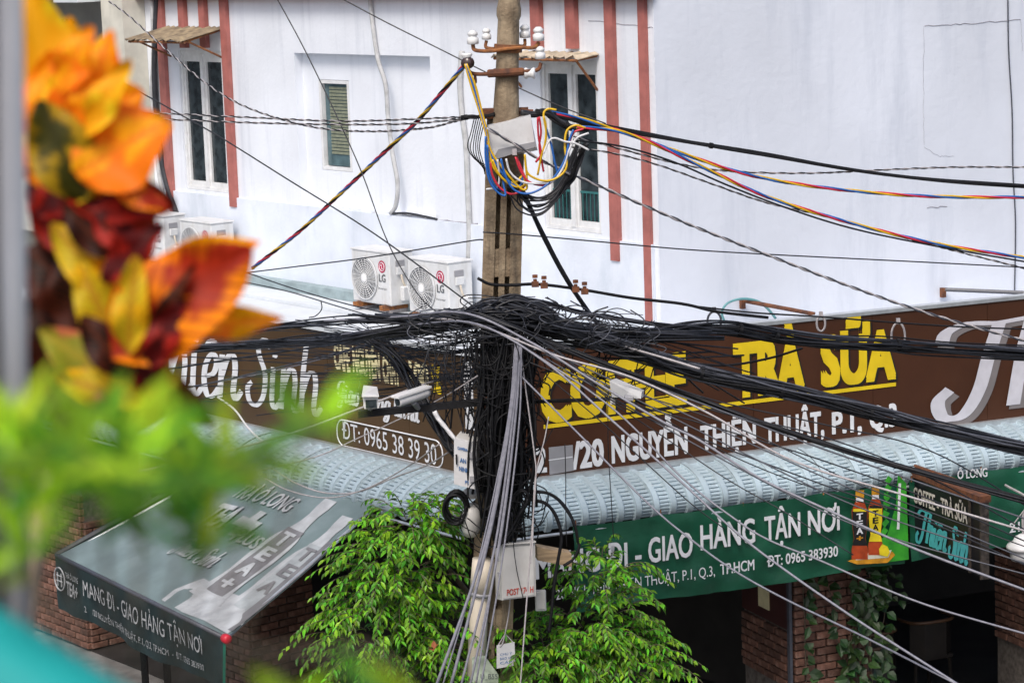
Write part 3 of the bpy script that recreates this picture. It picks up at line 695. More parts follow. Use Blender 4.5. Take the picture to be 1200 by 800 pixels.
# ------------------------------------------------------------------ hanging sign
HS0, HS1 = R.P(3.74, .42, 0), R.P(3.69, 1.60, 0)
hu = (HS1-HS0).normalized(); hn = Vector((hu.y, -hu.x, 0)); hn = hn if hn.x < 0 else -hn
HSW = (HS1-HS0).length
def HP(s, o, z): return HS0+hu*s+hn*o+Vector((0, 0, z))
HS = thing('hanging_sign', HP(HSW/2, 0, 2.17), 'black hanging sign reading COFFEE TRÀ SỮA with turquoise script, hung before the green banner', 'sign')
hz0, hz1 = 2.16, 2.80
part('board', mat('black_sign_board', (.010, .011, .014), .35, .1, 4, spec=.3), HS, lambda m: m.box(HP(HSW/2, -.03, (hz0+hz1)/2), hu*(HSW/2), hn*.03, Vector((0, 0, (hz1-hz0)/2))))
m_frm = mat('worn_dark_frame', (.07, .055, .045), .6, .3, 30, col2=(.015, .012, .010))
for s in (.03, HSW-.16): part('frame_upright', m_frm, HS, lambda m, s=s: m.box(HP(s, .009, (hz0+hz1)/2), hu*.012, hn*.008, Vector((0, 0, (hz1-hz0)/2))))
part('top_trim', m_rust, HS, lambda m: m.box(HP(HSW/2, -.03, hz1+.03), hu*(HSW/2+.03), hn*.055, Vector((0, 0, .028))))
part('end_plate', m_frm, HS, lambda m: m.box(HP(HSW+.012, -.03, (hz0+hz1)/2), hu*.01, hn*.04, Vector((0, 0, (hz1-hz0)/2+.02))))
part('hanger', m_rust, HS, lambda m: (m.tube([R.P(3.74, -.03, 2.90), HP(HSW*.6, -.06, 2.885)], .016, 6), m.tube([HP(.1, -.06, 2.88), HP(.1, -.06, hz1)], .012, 6), m.tube([HP(HSW*.58, -.06, 2.88), HP(HSW*.58, -.06, hz1)], .012, 6)))
def hmap(s0, s1, z0_, h): return lambda s, t: HP(s0+(s1-s0)*s, .006, z0_+h*t)
NUDGE = hn
lettering('COFFEE - TRÀ SỮA', hmap(.06, HSW-.20, 2.575, .135), mat('cream_letters', (.62, .58, .52), .5), HS, .02)
script('ThiEn', hmap(.14, HSW*.53, 2.25, .28), m_turq, HS, .30, thin=.5, slant=.25)
script('Sinh', hmap(HSW*.56, HSW-.20, 2.22, .28), m_turq, HS, .30, thin=.5, slant=.25)

# ------------------------------------------------------------------ lamp at the right edge
lp = R.hp(1199, 640, .95)
LPt = thing('outdoor_lamp', lp+Vector((0, 0, -.12)), 'white enamel outdoor lamp on a bracket at the right edge below the banner', 'lamp')
m_enamel = mat('white_enamel', (.72, .72, .73), .3, .05, 10)
part('shade', m_enamel, LPt, lambda m: m.lathe(lp, (0, 0, 1), [(.145, -.02), (.15, 0.0), (.135, .02), (.09, .05), (.07, .09), (.035, .11), (.02, .115)], 20), True)
part('lens', m_plastic, LPt, lambda m: m.lathe(lp, (0, 0, 1), [(.05, -.13), (.105, -.12), (.115, -.08), (.115, -.021)], 18), True)
part('bracket', m_cablew, LPt, lambda m: (m.tube(spline([lp+Vector((0, 0, .11)), lp+Vector((0, 0, .28)), lp+Vector((.05, 0, .42)), lp+R.n*-.45+Vector((.1, 0, .46))], 6), .012, 6), m.tube([lp+Vector((-.09, 0, .20)), lp+Vector((.02, 0, .34))], .006, 5)))

# ------------------------------------------------------------------ fabric awning on the left street
Af = L.hp(66, 650, 1.85); Bf = L.hp(263, 747, 2.25); Ct = L.hp(447, 586, .42); Dt = L.hp(272, 535, .42)
FA = thing('fabric_awning', (Af+Bf)/2+Vector((0, 0, -.6)), 'faded grey green fabric awning with a printed tea bottle and dark valance, lower left', 'awning')
def FP(s, t, lift=0.0):
    a = Af.lerp(Bf, s); c = Dt.lerp(Ct, s); p = a.lerp(c, t); nn = (Bf-Af).cross(Dt-Af).normalized(); nn = nn if nn.z > 0 else -nn
    return p+nn*lift+Vector((0, 0, -.055*4*t*(1-t)*(.6+.4*math.sin(s*9))+.012*math.sin(s*31)*(1-t)))
def canopyf(m):
    nu, nv = 40, 24; vs = [FP(i/nu, j/nv) for j in range(nv+1) for i in range(nu+1)]
    m.add(vs, [(j*(nu+1)+i, j*(nu+1)+i+1, (j+1)*(nu+1)+i+1, (j+1)*(nu+1)+i) for j in range(nv) for i in range(nu)])
part('canopy', m_fabric, FA, canopyf, True)
vn = (Bf-Af).cross(Vector((0, 0, 1))).normalized(); vn = vn if vn.y < 0 else -vn
def VP(s, t, lift=0.0):
    p = Af.lerp(Bf, s); h = .50-.06*s
    return p+Vector((0, 0, -h*t-.012))+vn*(.012+lift+.022*math.sin(s*14)*t+.012*math.sin(s*37+t*3)*t)+Vector((0, 0, .02*math.sin(s*8)*t))
def valf(m):
    nu, nv = 60, 10; vs = [VP(i/nu, j/nv) for j in range(nv+1) for i in range(nu+1)]
    m.add(vs, [(j*(nu+1)+i, j*(nu+1)+i+1, (j+1)*(nu+1)+i+1, (j+1)*(nu+1)+i) for j in range(nv) for i in range(nu)])
val = part('valance', m_valance, FA, valf, True)
m_gtrim = mat('green_hem', (.01, .16, .10), .5)
part('hem', m_gtrim, val, lambda m: m.add([VP(1, t) + (Bf-Af).normalized()*d for t in (0, .5, 1) for d in (.0, .05)], [(0, 1, 3, 2), (2, 3, 5, 4)]))
part('front_bar', m_cabled, FA, lambda m: m.tube([Af, Bf], .02, 8), True)
part('bar_end', mat('red_plastic_cap', (.55, .02, .04), .4), FA, lambda m: m.lathe(Bf-(Bf-Af).normalized()*.01, (Bf-Af), [(.035, 0), (.04, .02), (.04, .07), (.025, .085)], 12), True)
for s in (.985, .015): part('arm', m_alu, FA, lambda m: m.tube([FP(s, .02, -.03), FP(s, .98, -.03)], .016, 6))
part('side_bar', m_darkpipe, FA, lambda m: m.tube([FP(0, 0, .0), FP(0, 1, .0)], .028, 6))
for s in (.30, .43):
    p = L.P(L.hit(170 if s == .30 else 196, 790, 1.3)[0], 1.3, 0)
    part('post', m_cabler, FA, lambda m, p=p: m.box(p+Vector((0, 0, 1.14)), Vector((.03, 0, 0)), Vector((0, .03, 0)), Vector((0, 0, 1.0))))
def fp_poly(pts, mt, lv, nm='printed_shape'):
    part(nm, mt, FA, lambda m: m.poly([FP(s, t, .010+lv*.003) for s, t in pts]))
def fgrid(s0, s1, t0, t1, prof, mt, lv, nm='printed_shape', nv=14):   # a print strip following the fabric
    def g(m):
        vs = []
        for j in range(nv+1):
            k = j/nv; wd = np.interp(k, [q[0] for q in prof], [q[1] for q in prof]); sc = (s0+s1)/2; hw = (s1-s0)/2*wd
            for a in (-1, -.33, .33, 1): vs.append(FP(sc+hw*a, t0+(t1-t0)*k, .006+lv*.002))
        m.add(vs, [(j*4+i, j*4+i+1, (j+1)*4+i+1, (j+1)*4+i) for j in range(nv) for i in range(3)])
    part(nm, mt, FA, g)
bp_ = [(0, 1.25), (.08, 1.0), (.25, .85), (.45, 1.0), (.62, .95), (.75, .45), (.86, .38), (.87, .5), (1, .5)]
fgrid(.62, 1.0, .03, .24, [(0, .95), (.4, 1.0), (1, .75)], m_fpale, 0, 'printed_splash')
fgrid(.695, .835, .14, .92, bp_, m_fpale, 1, 'printed_bottle'); fgrid(.715, .815, .20, .70, [(0, .9), (.4, 1), (1, .95)], m_fdark, 2, 'printed_label')
fgrid(.86, .99, .10, .86, bp_, m_fpale, 1, 'printed_bottle'); fgrid(.885, .97, .18, .66, [(0, .9), (.4, 1), (1, .95)], m_fmid, 2, 'printed_label')
fgrid(.955, 1.0, .05, .7, [(0, 1), (1, 1)], m_fdark, 3, 'printed_strip')
NUDGE = Vector((0, 0, 1))
def fmap(s0, s1, t0, t1): return lambda a, c: FP(s0+(s1-s0)*a, t0+(t1-t0)*c, .016)
for i, ch in enumerate('TEA+'): lettering(ch, fmap(.735, .795, .585-.115*i, .67-.115*i), m_fpale, FA, .04, 'printed_letter')
for i, ch in enumerate('TEA'): lettering(ch, fmap(.90, .955, .55-.12*i, .63-.12*i), m_fdark, FA, .03, 'printed_letter')
lettering('TRÀ Ô LONG', fmap(.28, .64, .76, .86), m_fpale, FA, .015); lettering('TEA', fmap(.30, .46, .54, .70), m_fpale, FA, .04)
part('printed_cross', m_fpale, FA, lambda m: (m.add([FP(s, t, .016) for s, t in ((.485, .585), (.605, .585), (.605, .655), (.485, .655))], [(0, 1, 2, 3)]), m.add([FP(s, t, .0165) for s, t in ((.525, .52), (.565, .52), (.565, .72), (.525, .72))], [(0, 1, 2, 3)]))); lettering('PLUS', fmap(.56, .70, .50, .58), m_fpale, FA, .02)
script('ThiEn', fmap(.40, .52, .30, .42), m_fpale, FA, .2); script('Sinh', fmap(.54, .64, .30, .42), m_fpale, FA, .2)
NUDGE = vn
def vmap(s0, s1, t0, t1): return lambda a, c: VP(s0+(s1-s0)*a, t0+(t1-t0)*c, .03)
m_vw = mat('worn_white_print', (.42, .43, .44), .6, .2, 20)
lettering('MANG ĐI - GIAO HÀNG TẬN NƠI', vmap(.20, .90, .47, .16), m_vw, val, .008); lettering('2     /20 NGUYỄN THIỆN THUẬT, P.1, Q.3, TP.HCM  -  ĐT: 0965 383930', vmap(.20, .90, .80, .68), m_vw, val, .005)
lettering('TRÀ Ô LONG', vmap(.085, .17, .28, .17), m_vw, val, .005); lettering('TEA+', vmap(.09, .17, .60, .34), m_vw, val, .02)
def vring(m):
    c = .045; pts = [VP(c+.034*math.cos(a), .36+.22*math.sin(a), .03) for a in [2*math.pi*k/24 for k in range(24)]]; m.tube(pts, .007, 4, True)
    for dx in (-.012, .012): m.tube([VP(c+dx, .24, .03), VP(c+dx, .50, .03)], .006, 4)
    m.tube([VP(c-.018, .30, .03), VP(c+.018, .30, .03)], .006, 4); m.tube([VP(c-.018, .40, .03), VP(c+.018, .40, .03)], .006, 4)
part('round_emblem', m_vw, val, vring)

# ------------------------------------------------------------------ air conditioners
NUDGE = W.n
def ac_unit(u_left, o_front, z0, label, brack=True):
    w_, h_, d_ = .66, .53, .30
    t_ = thing('air_conditioner', W.P(u_left-w_/2, o_front-d_/2, z0), label, 'air conditioner', 'outdoor units on the shop roof')
    X = -W.u; N = W.n; Zv = Vector((0, 0, 1)); O = W.P(u_left, o_front, z0)
    Q = lambda x, o, z: O+X*x+N*o+Zv*z
    part('casing', m_ac, t_, lambda m: m.bbox(Q(w_/2, -d_/2, h_/2), X*(w_/2), N*(d_/2), Zv*(h_/2), .012))
    part('top_cover', m_ac, t_, lambda m: m.bbox(Q(w_/2, -d_/2, h_+.008), X*(w_/2+.008), N*(d_/2+.008), Zv*.010, .005))
    fc = (.235, h_*.48); Rf = .215
    part('fan_well', m_acd, t_, lambda m: m.lathe(Q(fc[0], .002, fc[1]), N, [(Rf, 0), (Rf, .004)], 28))
    def grille(m):
        for k in range(9):
            r = Rf*(.16+.84*k/8); m.tube([Q(fc[0]+r*math.cos(a), .014, fc[1]+r*math.sin(a)) for a in [2*math.pi*q/28 for q in range(28)]], .0042 if k < 8 else .009, 4, True)
        for q in range(20):
            a = 2*math.pi*q/20; m.tube([Q(fc[0]+.04*math.cos(a), .016, fc[1]+.04*math.sin(a)), Q(fc[0]+Rf*math.cos(a+.5), .016, fc[1]+Rf*math.sin(a+.5))], .003, 4)
    g = part('fan_guard', m_ac, t_, grille)
    part('hub', m_porc, g, lambda m: m.lathe(Q(fc[0], .012, fc[1]), N, [(.045, 0), (.045, .01), (.03, .016)], 16))
    lc = (.535, h_*.74)
    def disc(m, r, o): m.poly([Q(lc[0]+r*math.cos(2*math.pi*k/24), o, lc[1]+r*math.sin(2*math.pi*k/24)) for k in range(24)])
    em = part('round_emblem', m_logo, t_, lambda m: disc(m, .062, .004))
    def face(m):
        m.tube([Q(lc[0]+.042*math.cos(a), .006, lc[1]+.042*math.sin(a)) for a in [math.radians(20+k*14) for k in range(-25, 5)]][::1], .004, 4)
        m.tube([Q(lc[0], .006, lc[1]+.022), Q(lc[0], .006, lc[1]-.02), Q(lc[0]+.02, .006, lc[1]-.02)], .004, 4); m.tube([Q(lc[0]-.02, .006, lc[1]+.012), Q(lc[0]-.012, .006, lc[1]+.012)], .006, 4)
    part('emblem_line', m_white, em, face)
    lettering('LG', lambda s, t: Q(lc[0]-.058+.115*s, .004, h_*.45+.075*t), m_acgrey, t_, .02)
    lettering('Inverter', lambda s, t: Q(lc[0]-.075+.15*s, .004, h_*.30+.022*t), m_acgrey, t_, .005)
    Sx = lambda o, y, z: Q(w_+y, o, z)
    part('side_handle', m_plasticd, t_, lambda m: m.box(Sx(-.13, .004, h_*.80), X*.004, N*.055, Zv*.03))
    part('terminal_cover', m_ac, t_, lambda m: m.bbox(Sx(-.13, .012, h_*.66), X*.012, N*.05, Zv*.04, .005))
    part('valve_cover', m_ac, t_, lambda m: m.bbox(Sx(-.17, .03, h_*.22), X*.03, N*.055, Zv*.075, .012))
    part('pipe', m_pvc, t_, lambda m: m.tube(spline([Sx(-.13, .02, h_*.58), Sx(-.14, .03, h_*.45), Sx(-.17, .035, h_*.33)], 5), .012), True)
    for xx in (.1, w_-.1): part('foot', m_rusto, t_, lambda m: m.box(Q(xx, -d_/2, -.025), X*.035, N*(d_/2+.05), Zv*.024))
    if z0 > 3.95:
        for xx in (.1, w_-.1): part('stand', m_cablew, t_, lambda m: m.box(Q(xx, -d_/2, -.05-(z0-3.952)/2), X*.03, N*.12, Zv*((z0-3.953)/2)))
    return t_
ac_unit(-1.63, .42, 3.985, 'white outdoor air conditioner on the roof, the left one of the pair by the pole')
ac_unit(-2.60, .42, 3.965, 'white outdoor air conditioner on the roof, nearest to the pole')
ac_unit(2.75, .42, 4.06, 'white outdoor air conditioner, farthest left, half hidden by red leaves')
ac_unit(1.72, .42, 4.05, 'white outdoor air conditioner behind the orange leaf, under the left window')

# ------------------------------------------------------------------ utility pole
PY = 17.6
def pole_c(z): return Vector((-.05+(z-5.32)*.062, PY, z))
PO = thing('utility_pole', pole_c(0), 'leaning weathered concrete utility pole carrying all the cables', 'pole')
pax = (pole_c(6)-pole_c(0)).normalized(); px_ = Vector((1, 0, 0)); px_ = (px_-pax*px_.dot(pax)).normalized(); py_ = pax.cross(px_)*-1
py_ = Vector((0, -1, 0))
def hpole(m):                                  # H-shaped shaft with hollow panels between its flanges
    def sec(z, wd): c = pole_c(z); return c, wd/2
    z0, z1 = .0, 6.36
    for sgn in (-1, 1):
        vs = []
        for z in np.linspace(z0, z1, 9):
            hw = .165-.0045*z; c = pole_c(z); a = hw*sgn; b_ = (hw-.085)*sgn
            vs += [c+Vector((a, -.10, 0)), c+Vector((b_, -.12, 0)), c+Vector((b_, .12, 0)), c+Vector((a, .10, 0))]
        m.add(vs, [(4*i+k, 4*i+(k+1) % 4, 4*i+4+(k+1) % 4, 4*i+4+k) for i in range(8) for k in range(4)]+[(0, 1, 2, 3), (32, 33, 34, 35)])
    vs = []
    for z in np.linspace(z0, z1, 5):
        c = pole_c(z); vs += [c+Vector((-.09, .02, 0)), c+Vector((.09, .02, 0)), c+Vector((.09, .06, 0)), c+Vector((-.09, .06, 0))]
    m.add(vs, [(4*i+k, 4*i+(k+1) % 4, 4*i+4+(k+1) % 4, 4*i+4+k) for i in range(4) for k in range(4)])
    for z in (5.28, 4.5, 3.6, 2.6):
        c = pole_c(z); m.box(c+Vector((0, -.04, 0)), (.075, 0, 0), (0, .065, 0), (0, 0, .10))
    c0, c1 = pole_c(z0), pole_c(z1); m.box((c0+c1)/2+Vector((0, -.05, 0)), (.022, 0, 0), (0, .07, 0), (c1-c0)/2)
part('shaft', m_concrete, PO, hpole)
def ext(m):
    rows = []
    zs = [5.95, 6.3, 6.6, 6.95, 7.02, 7.05, 7.10, 7.14, 7.6]; rs = [.10, .097, .083, .078, .076, .087, .087, .078, .076]
    m.tube([pole_c(z)+Vector((0, -.17, 0)) for z in zs], rs, 16)
part('pole_extension', m_concrete, PO, ext, True)
EX = lambda z: pole_c(z)+Vector((0, -.17, 0))
YF = PY-.18
def clampbar(pts, r, mt, zc, hw):
    def f(m):
        m.tube(spline([PX(x, y, YF+d) for x, y, d in pts], 5), r, 8)
        c = EX(zc); m.lathe(c+Vector((0, 0, -hw)), pax, [(.10, 0), (.10, hw*2)], 16)
    return part('crossarm', mt, PO, f)
z1 = PX(590, 57, YF).z; z2 = PX(590, 85, YF).z
ca1 = clampbar([(554, 52, -.06), (557, 59, -.07), (575, 60, -.09), (590, 58, -.1), (610, 56, -.09), (625, 56, -.07), (632, 50, -.06)], .014, m_rusto, z1, .028)
ca1b = part('crossarm', m_rusto, PO, lambda m: (m.tube(spline([PX(570, 48, YF+.1), PX(570, 56, YF+.08), PX(585, 58, YF+.02)], 5), .013, 6), m.tube(spline([PX(615, 46, YF+.1), PX(614, 54, YF+.08), PX(600, 57, YF+.02)], 5), .013, 6)))
ca2 = clampbar([(547, 78, -.06), (553, 86, -.07), (572, 87, -.09), (590, 85, -.1), (612, 84, -.09), (630, 82, -.07), (634, 74, -.06)], .014, m_rust, z2, .022)
def sleeve(m):
    m.lathe(PX(571, 86.5, YF-.09), PX(615, 84, YF-.09)-PX(571, 86.5, YF-.09), [(.022, 0), (.030, .01), (.030, .25), (.022, .26)], 10)
part('sleeve', m_rust, PO, sleeve)
def insulator(px, py, s=1.0, d=-.06):
    s *= .9
    p = PX(px, py, YF+d); m = MB(); m.lathe(p, (0, 0, 1), [(.036*s, -.055*s), (.046*s, -.05*s), (.046*s, -.005*s), (.032*s, .003*s), (.032*s, .012*s), (.040*s, .018*s), (.040*s, .035*s), (.025*s, .05*s), (.02*s, .056*s)], 16)
    m.build('insulator', m_porc, PO, True)
for a in ((554, 44), (570, 40, .82, .1), (615, 37, .95, .1), (631, 40), (633, 62, .9)): insulator(*a)
def spool(px, py, mt, ax, d=-.07):
    m = MB(); m.lathe(PX(px, py, YF+d)-ax*.04, ax, [(.036, 0), (.042, .012), (.03, .03), (.03, .05), (.042, .068), (.036, .08)], 16); m.build('spool_insulator', mt, PO, True)
spool(621, 86, m_porc, Vector((1, -.3, 0)).normalized()); spool(547, 69, m_porc, Vector((0, 0, 1))); spool(548, 74, mat('brown_porcelain', (.05, .03, .03), .2), Vector((.3, 1, 0)).normalized(), -.12)
part('hook', m_rust, PO, lambda m: m.tube(spline([PX(556, 86, YF-.07), PX(557, 92, YF-.07), PX(557, 97, YF-.07), PX(554, 96, YF-.07)], 4), .012, 6))
part('band_clamp', m_rust, PO, lambda m: (m.box(PX(575, 133, PY-.15), (.075, 0, 0), (0, .05, 0), (0, 0, .035)), m.box(PX(611, 131, PY-.12), (.05, 0, 0), (0, .03, 0), (0, 0, .03)), m.tube([PX(566, 130, PY-.16), PX(625, 130, PY-.16)], .012, 6)))
part('conduit', m_pvc, PO, lambda m: m.tube([PX(566, 655, PY-.22), PX(561, 720, PY-.22), PX(556, 830, PY-.24)], .068, 12), True)
part('conduit_collar', m_pvc, PO, lambda m: m.tube([PX(566.5, 655, PY-.225), PX(563, 693, PY-.225)], .082, 14), True)
part('collar_band', m_plasticd, PO, lambda m: m.tube([PX(563, 693, PY-.225), PX(562.5, 697, PY-.225)], .084, 14), True)
def tagf(m): m.prism([PX(x, y, PY-.32) for x, y in ((553, 770), (568, 768), (584, 790), (584, 806), (553, 806))], (0, .012, 0))
tg = part('number_tag', mat('pale_green_tag', (.36, .42, .33), .6, .2, 14), PO, tagf)
NUDGE = Vector((0, -1, 0))
def plane_map(bl, br, tl, Y):
    a, b_, c = PX(*bl, Y), PX(*br, Y), PX(*tl, Y); return lambda s, t: a+(b_-a)*s+(c-a)*t
lettering('U_B55', plane_map((563, 795), (583, 795), (563, 789), PY-.326), m_acgrey, tg, .01)
# boxes on the pole
B1 = thing('junction_box', PX(600, 185, PY-.3), 'tilted white plastic enclosure below the insulators with coloured wires hanging out', 'junction box')
def encl(m):
    f = [PX(x, y, PY-.34) for x, y in ((573, 148), (622, 136), (627, 170), (577, 186))]; bk = [PX(x, y, PY-.14) for x, y in ((571, 146), (621, 133), (630, 176), (575, 189))]
    m.add(f+bk, [(0, 3, 2, 1), (0, 1, 5, 4), (1, 2, 6, 5), (2, 3, 7, 6), (3, 0, 4, 7), (4, 5, 6, 7)])
part('cover', m_plastic, B1, encl)
def lip(m):
    a = [PX(x, y, PY-.345) for x, y in ((584, 175), (627, 166), (628, 172), (577, 188))]; m.prism(a, (0, .03, 0))
part('bottom_lip', m_plasticd, B1, lip)
part('side_lip', m_plastic, B1, lambda m: m.prism([PX(x, y, PY-.343) for x, y in ((572, 148), (579, 150), (584, 175), (577, 187))], (0, .03, 0)))
part('latch', m_cablew, B1, lambda m: m.box(PX(603, 178, PY-.36), (.016, 0, 0), (0, .012, 0), (0, 0, .022)))
B2 = thing('control_cabinet', PX(549, 574, PY-.3), 'small white cabinet with blue printing left of the black cable mass', 'cabinet')
def cab(m, x0, x1, y0, y1, Y, d, sk=0): 
    p = PX((x0+x1)/2, (y0+y1)/2, Y); k = mpp(Y); m.bbox(p+Vector((0, d/2, 0)), ((x1-x0)/2*k, 0, sk), (0, d/2, 0), (0, 0, (y1-y0)/2*k), .006)
part('door', m_plastic, B2, lambda m: m.prism([PX(x, y, PY-.42) for x, y in ((532, 513), (556, 519), (556, 573), (532, 567))], (.015, .02, 0)))
part('body', m_boxpaint, B2, lambda m: m.add([PX(x, y, Y) for x, y, Y in ((533, 513, PY-.40), (556, 519, PY-.40), (556, 572, PY-.40), (533, 566, PY-.40), (540, 505, PY-.2), (565, 511, PY-.2), (565, 568, PY-.2), (540, 563, PY-.2))], [(0, 3, 2, 1), (0, 1, 5, 4), (1, 2, 6, 5), (2, 3, 7, 6), (3, 0, 4, 7), (4, 5, 6, 7)]))
for y in (533, 561): part('hinge', m_plasticd, B2, lambda m, y=y: m.box(PX(553, y, PY-.43), (.016, 0, 0), (0, .012, 0), (0, 0, .02)))
def b2map(x0, y0, x1, y1, h): return plane_map((x0, y0), (x1, y1), (x0, y0-h), PY-.425)
lettering('CAMERA', b2map(536, 526, 548, 529, 3.2), m_bluep, B2, .03); lettering('AN', b2map(539, 541, 546, 543, 5), m_bluep, B2, .03); lettering('NINH', b2map(538, 551, 549, 554, 5), m_bluep, B2, .03); lettering('P1', b2map(545, 566, 549, 567, 3.5), m_bluep, B2, .03)
part('handle', m_cabler, B2, lambda m: m.box(PX(535, 538, PY-.43), (.006, 0, 0), (0, .01, 0), (0, 0, .035)))
B3 = thing('meter_box', PX(604, 703, PY-.35), 'grey white steel box marked POST 174 H in front of the tree', 'meter box')
part('body', m_boxpaint, B3, lambda m: m.add([PX(x, y, Y) for x, y, Y in ((587, 639, PY-.48), (627, 636, PY-.48), (628, 698, PY-.48), (588, 703, PY-.48), (580, 642, PY-.28), (624, 635, PY-.28), (625, 698, PY-.28), (581, 701, PY-.28))], [(0, 3, 2, 1), (0, 1, 5, 4), (1, 2, 6, 5), (2, 3, 7, 6), (3, 0, 4, 7), (4, 5, 6, 7)]))
part('door', m_boxpaint, B3, lambda m: m.prism([PX(x, y, PY-.485) for x, y in ((589, 641), (625, 638), (626, 696), (590, 701))], (0, -.008, 0)))
for y in (655, 672, 694): part('latch', m_plasticd, B3, lambda m, y=y: m.box(PX(584.5, y, PY-.40), (.010, 0, 0), (0, .016, 0), (0, 0, .012)))
lettering('POST 174 H', plane_map((594, 697.5), (625, 693.5), (594, 690.5), PY-.497), m_redp, B3, .02)
part('lid', m_boxpaint, B3, lambda m: m.prism([PX(x, y, Y) for x, y, Y in ((586, 639, PY-.51), (628, 635.5, PY-.51), (624, 633.5, PY-.25), (579, 637, PY-.25))], (0, 0, .012)))
B4 = tag(MB().box(PX(648, 650, PY-.1), (.125, 0, -.03), (-.01, .06, 0), (0, 0, .05)).build('wooden_plank', m_wood, None, loc=PX(648, 655, PY-.1)), 'short pale wooden plank fixed beside the POST 174 H box', 'plank')
B5 = thing('small_box', PX(633, 714, PY-.2), 'small white plastic box half hidden by leaves right of the meter box', 'box')
part('body', m_plastic, B5, lambda m: m.bbox(PX(633.5, 703, PY-.2), (.04, 0, 0), (0, .03, 0), (0, 0, .075), .006)); part('cover', m_boxpaint, B5, lambda m: m.bbox(PX(633.5, 703, PY-.24), (.034, 0, 0), (0, .006, 0), (0, 0, .066), .003))
B6 = thing('notice_plate', PX(592, 782, PY-.3), 'small white notice plate with blue writing hanging below the meter box', 'sign')
part('plate', m_plastic, B6, lambda m: m.prism([PX(x, y, PY-.34) for x, y in ((582, 756), (603, 752), (604, 779), (582, 783))], (0, .01, 0)))
for i, s in enumerate(('CHÚ Ý', 'BẢO VỆ', 'CÁP')): lettering(s, plane_map((586, 768+i*5), (600, 766.3+i*5), (586, 765.2+i*5), PY-.343), m_bluep, B6, .012)
part('wire', m_cablew, B6, lambda m: m.tube([PX(583, 757, PY-.33), PX(592, 742, PY-.32), PX(602, 753, PY-.33)], .005, 5))
# cameras on their arm
CA = thing('camera_arm', PX(560, 472, PY-.2), 'black steel arm holding two security cameras left of the pole', 'bracket')
part('bar', m_cabler, CA, lambda m: m.box((PX(420, 485, PY-.3)+PX(572, 470, PY-.25))/2, (PX(572, 470, PY-.25)-PX(420, 485, PY-.3))/2, (0, .03, 0), (0, 0, .024)))
part('clamp', m_rust, CA, lambda m: m.box(PX(572, 471, PY-.2), (.04, 0, 0), (0, .08, 0), (0, 0, .05)))
K1 = thing('security_camera', PX(434, 483, PY-.3), 'white box shaped security camera facing the viewer on the arm end', 'camera')
part('housing', m_porc, K1, lambda m: m.add([PX(x, y, Y) for x, y, Y in ((425, 466, PY-.42), (443, 466, PY-.42), (444, 478, PY-.42), (427, 479, PY-.42), (427, 455, PY-.2), (441, 457, PY-.2), (443, 474, PY-.2), (428, 475, PY-.2))], [(0, 3, 2, 1), (0, 1, 5, 4), (1, 2, 6, 5), (2, 3, 7, 6), (3, 0, 4, 7), (4, 5, 6, 7)]))
part('lens', m_glass, K1, lambda m: (m.box(PX(435, 473, PY-.425), (.04, 0, 0), (0, .006, 0), (0, 0, .03)), m.lathe(PX(435, 473, PY-.43), (0, -1, 0), [(.018, 0), (.018, .012)], 12)))
part('mount', m_plasticd, K1, lambda m: m.tube([PX(434, 476, PY-.32), PX(434, 483, PY-.3)], .018, 8))
part('sun_hood', m_porc, K1, lambda m: m.prism([PX(x, y, Y) for x, y, Y in ((424, 465, PY-.46), (444, 465, PY-.46), (442, 455, PY-.18), (426, 453, PY-.18))], (0, 0, .012)))
K2 = thing('security_camera', PX(487, 477, PY-.3), 'long white bullet security camera nearer to the pole on the black arm', 'camera')
ka, kb = PX(466, 471, PY-.5), PX(502, 459, PY-.3); kd = (kb-ka)
part('housing', m_plastic, K2, lambda m: m.lathe(ka, kd, [(.034, 0), (.038, .01), (.038, kd.length*.9), (.028, kd.length)], 14), True)
part('sun_hood', m_porc, K2, lambda m: m.box((ka+kb)/2+Vector((-.01, -.01, .04)), kd*.54, kd.cross(Vector((0, 0, 1))).normalized()*.042, Vector((0, 0, .007))))
part('lens', m_glass, K2, lambda m: m.lathe(ka-kd.normalized()*.004, kd, [(.026, 0), (.026, .02)], 14))
part('mount', m_plasticd, K2, lambda m: m.tube([(ka+kb)/2+Vector((0, 0, -.04)), PX(490, 478, PY-.3)], .02, 8))
K3 = thing('security_camera', PX(718, 472, PY-0.50), 'white wedge shaped security camera before the letters COFFEE right of the pole', 'camera')
part('housing', m_porc, K3, lambda m: m.add([PX(x, y, Y) for x, y, Y in ((714, 446, PY-0.70), (752, 459, PY-1.05), (751, 467, PY-1.05), (717, 465, PY-0.70), (722, 443, PY-0.58), (755, 457, PY-0.95), (754, 465, PY-0.95), (724, 462, PY-0.58))], [(0, 3, 2, 1), (0, 1, 5, 4), (1, 2, 6, 5), (2, 3, 7, 6), (3, 0, 4, 7), (4, 5, 6, 7)]))
part('lens', m_plasticd, K3, lambda m: m.bbox(PX(737, 466, PY-0.95), (.03, 0, 0), (0, .05, 0), (0, 0, .015), .004))
part('mount', m_cabler, K3, lambda m: m.tube(spline([PX(720, 458, PY-0.65), PX(716, 466, PY-0.63), PX(700, 468, PY-0.60), PX(640, 470, PY-0.32), PX(610, 472, PY)], 4), .014, 6))
part('cable_box', m_plastic, K3, lambda m: m.bbox(PX(718, 470, PY-0.65), (.018, 0, 0), (0, .02, 0), (0, 0, .022), .004))
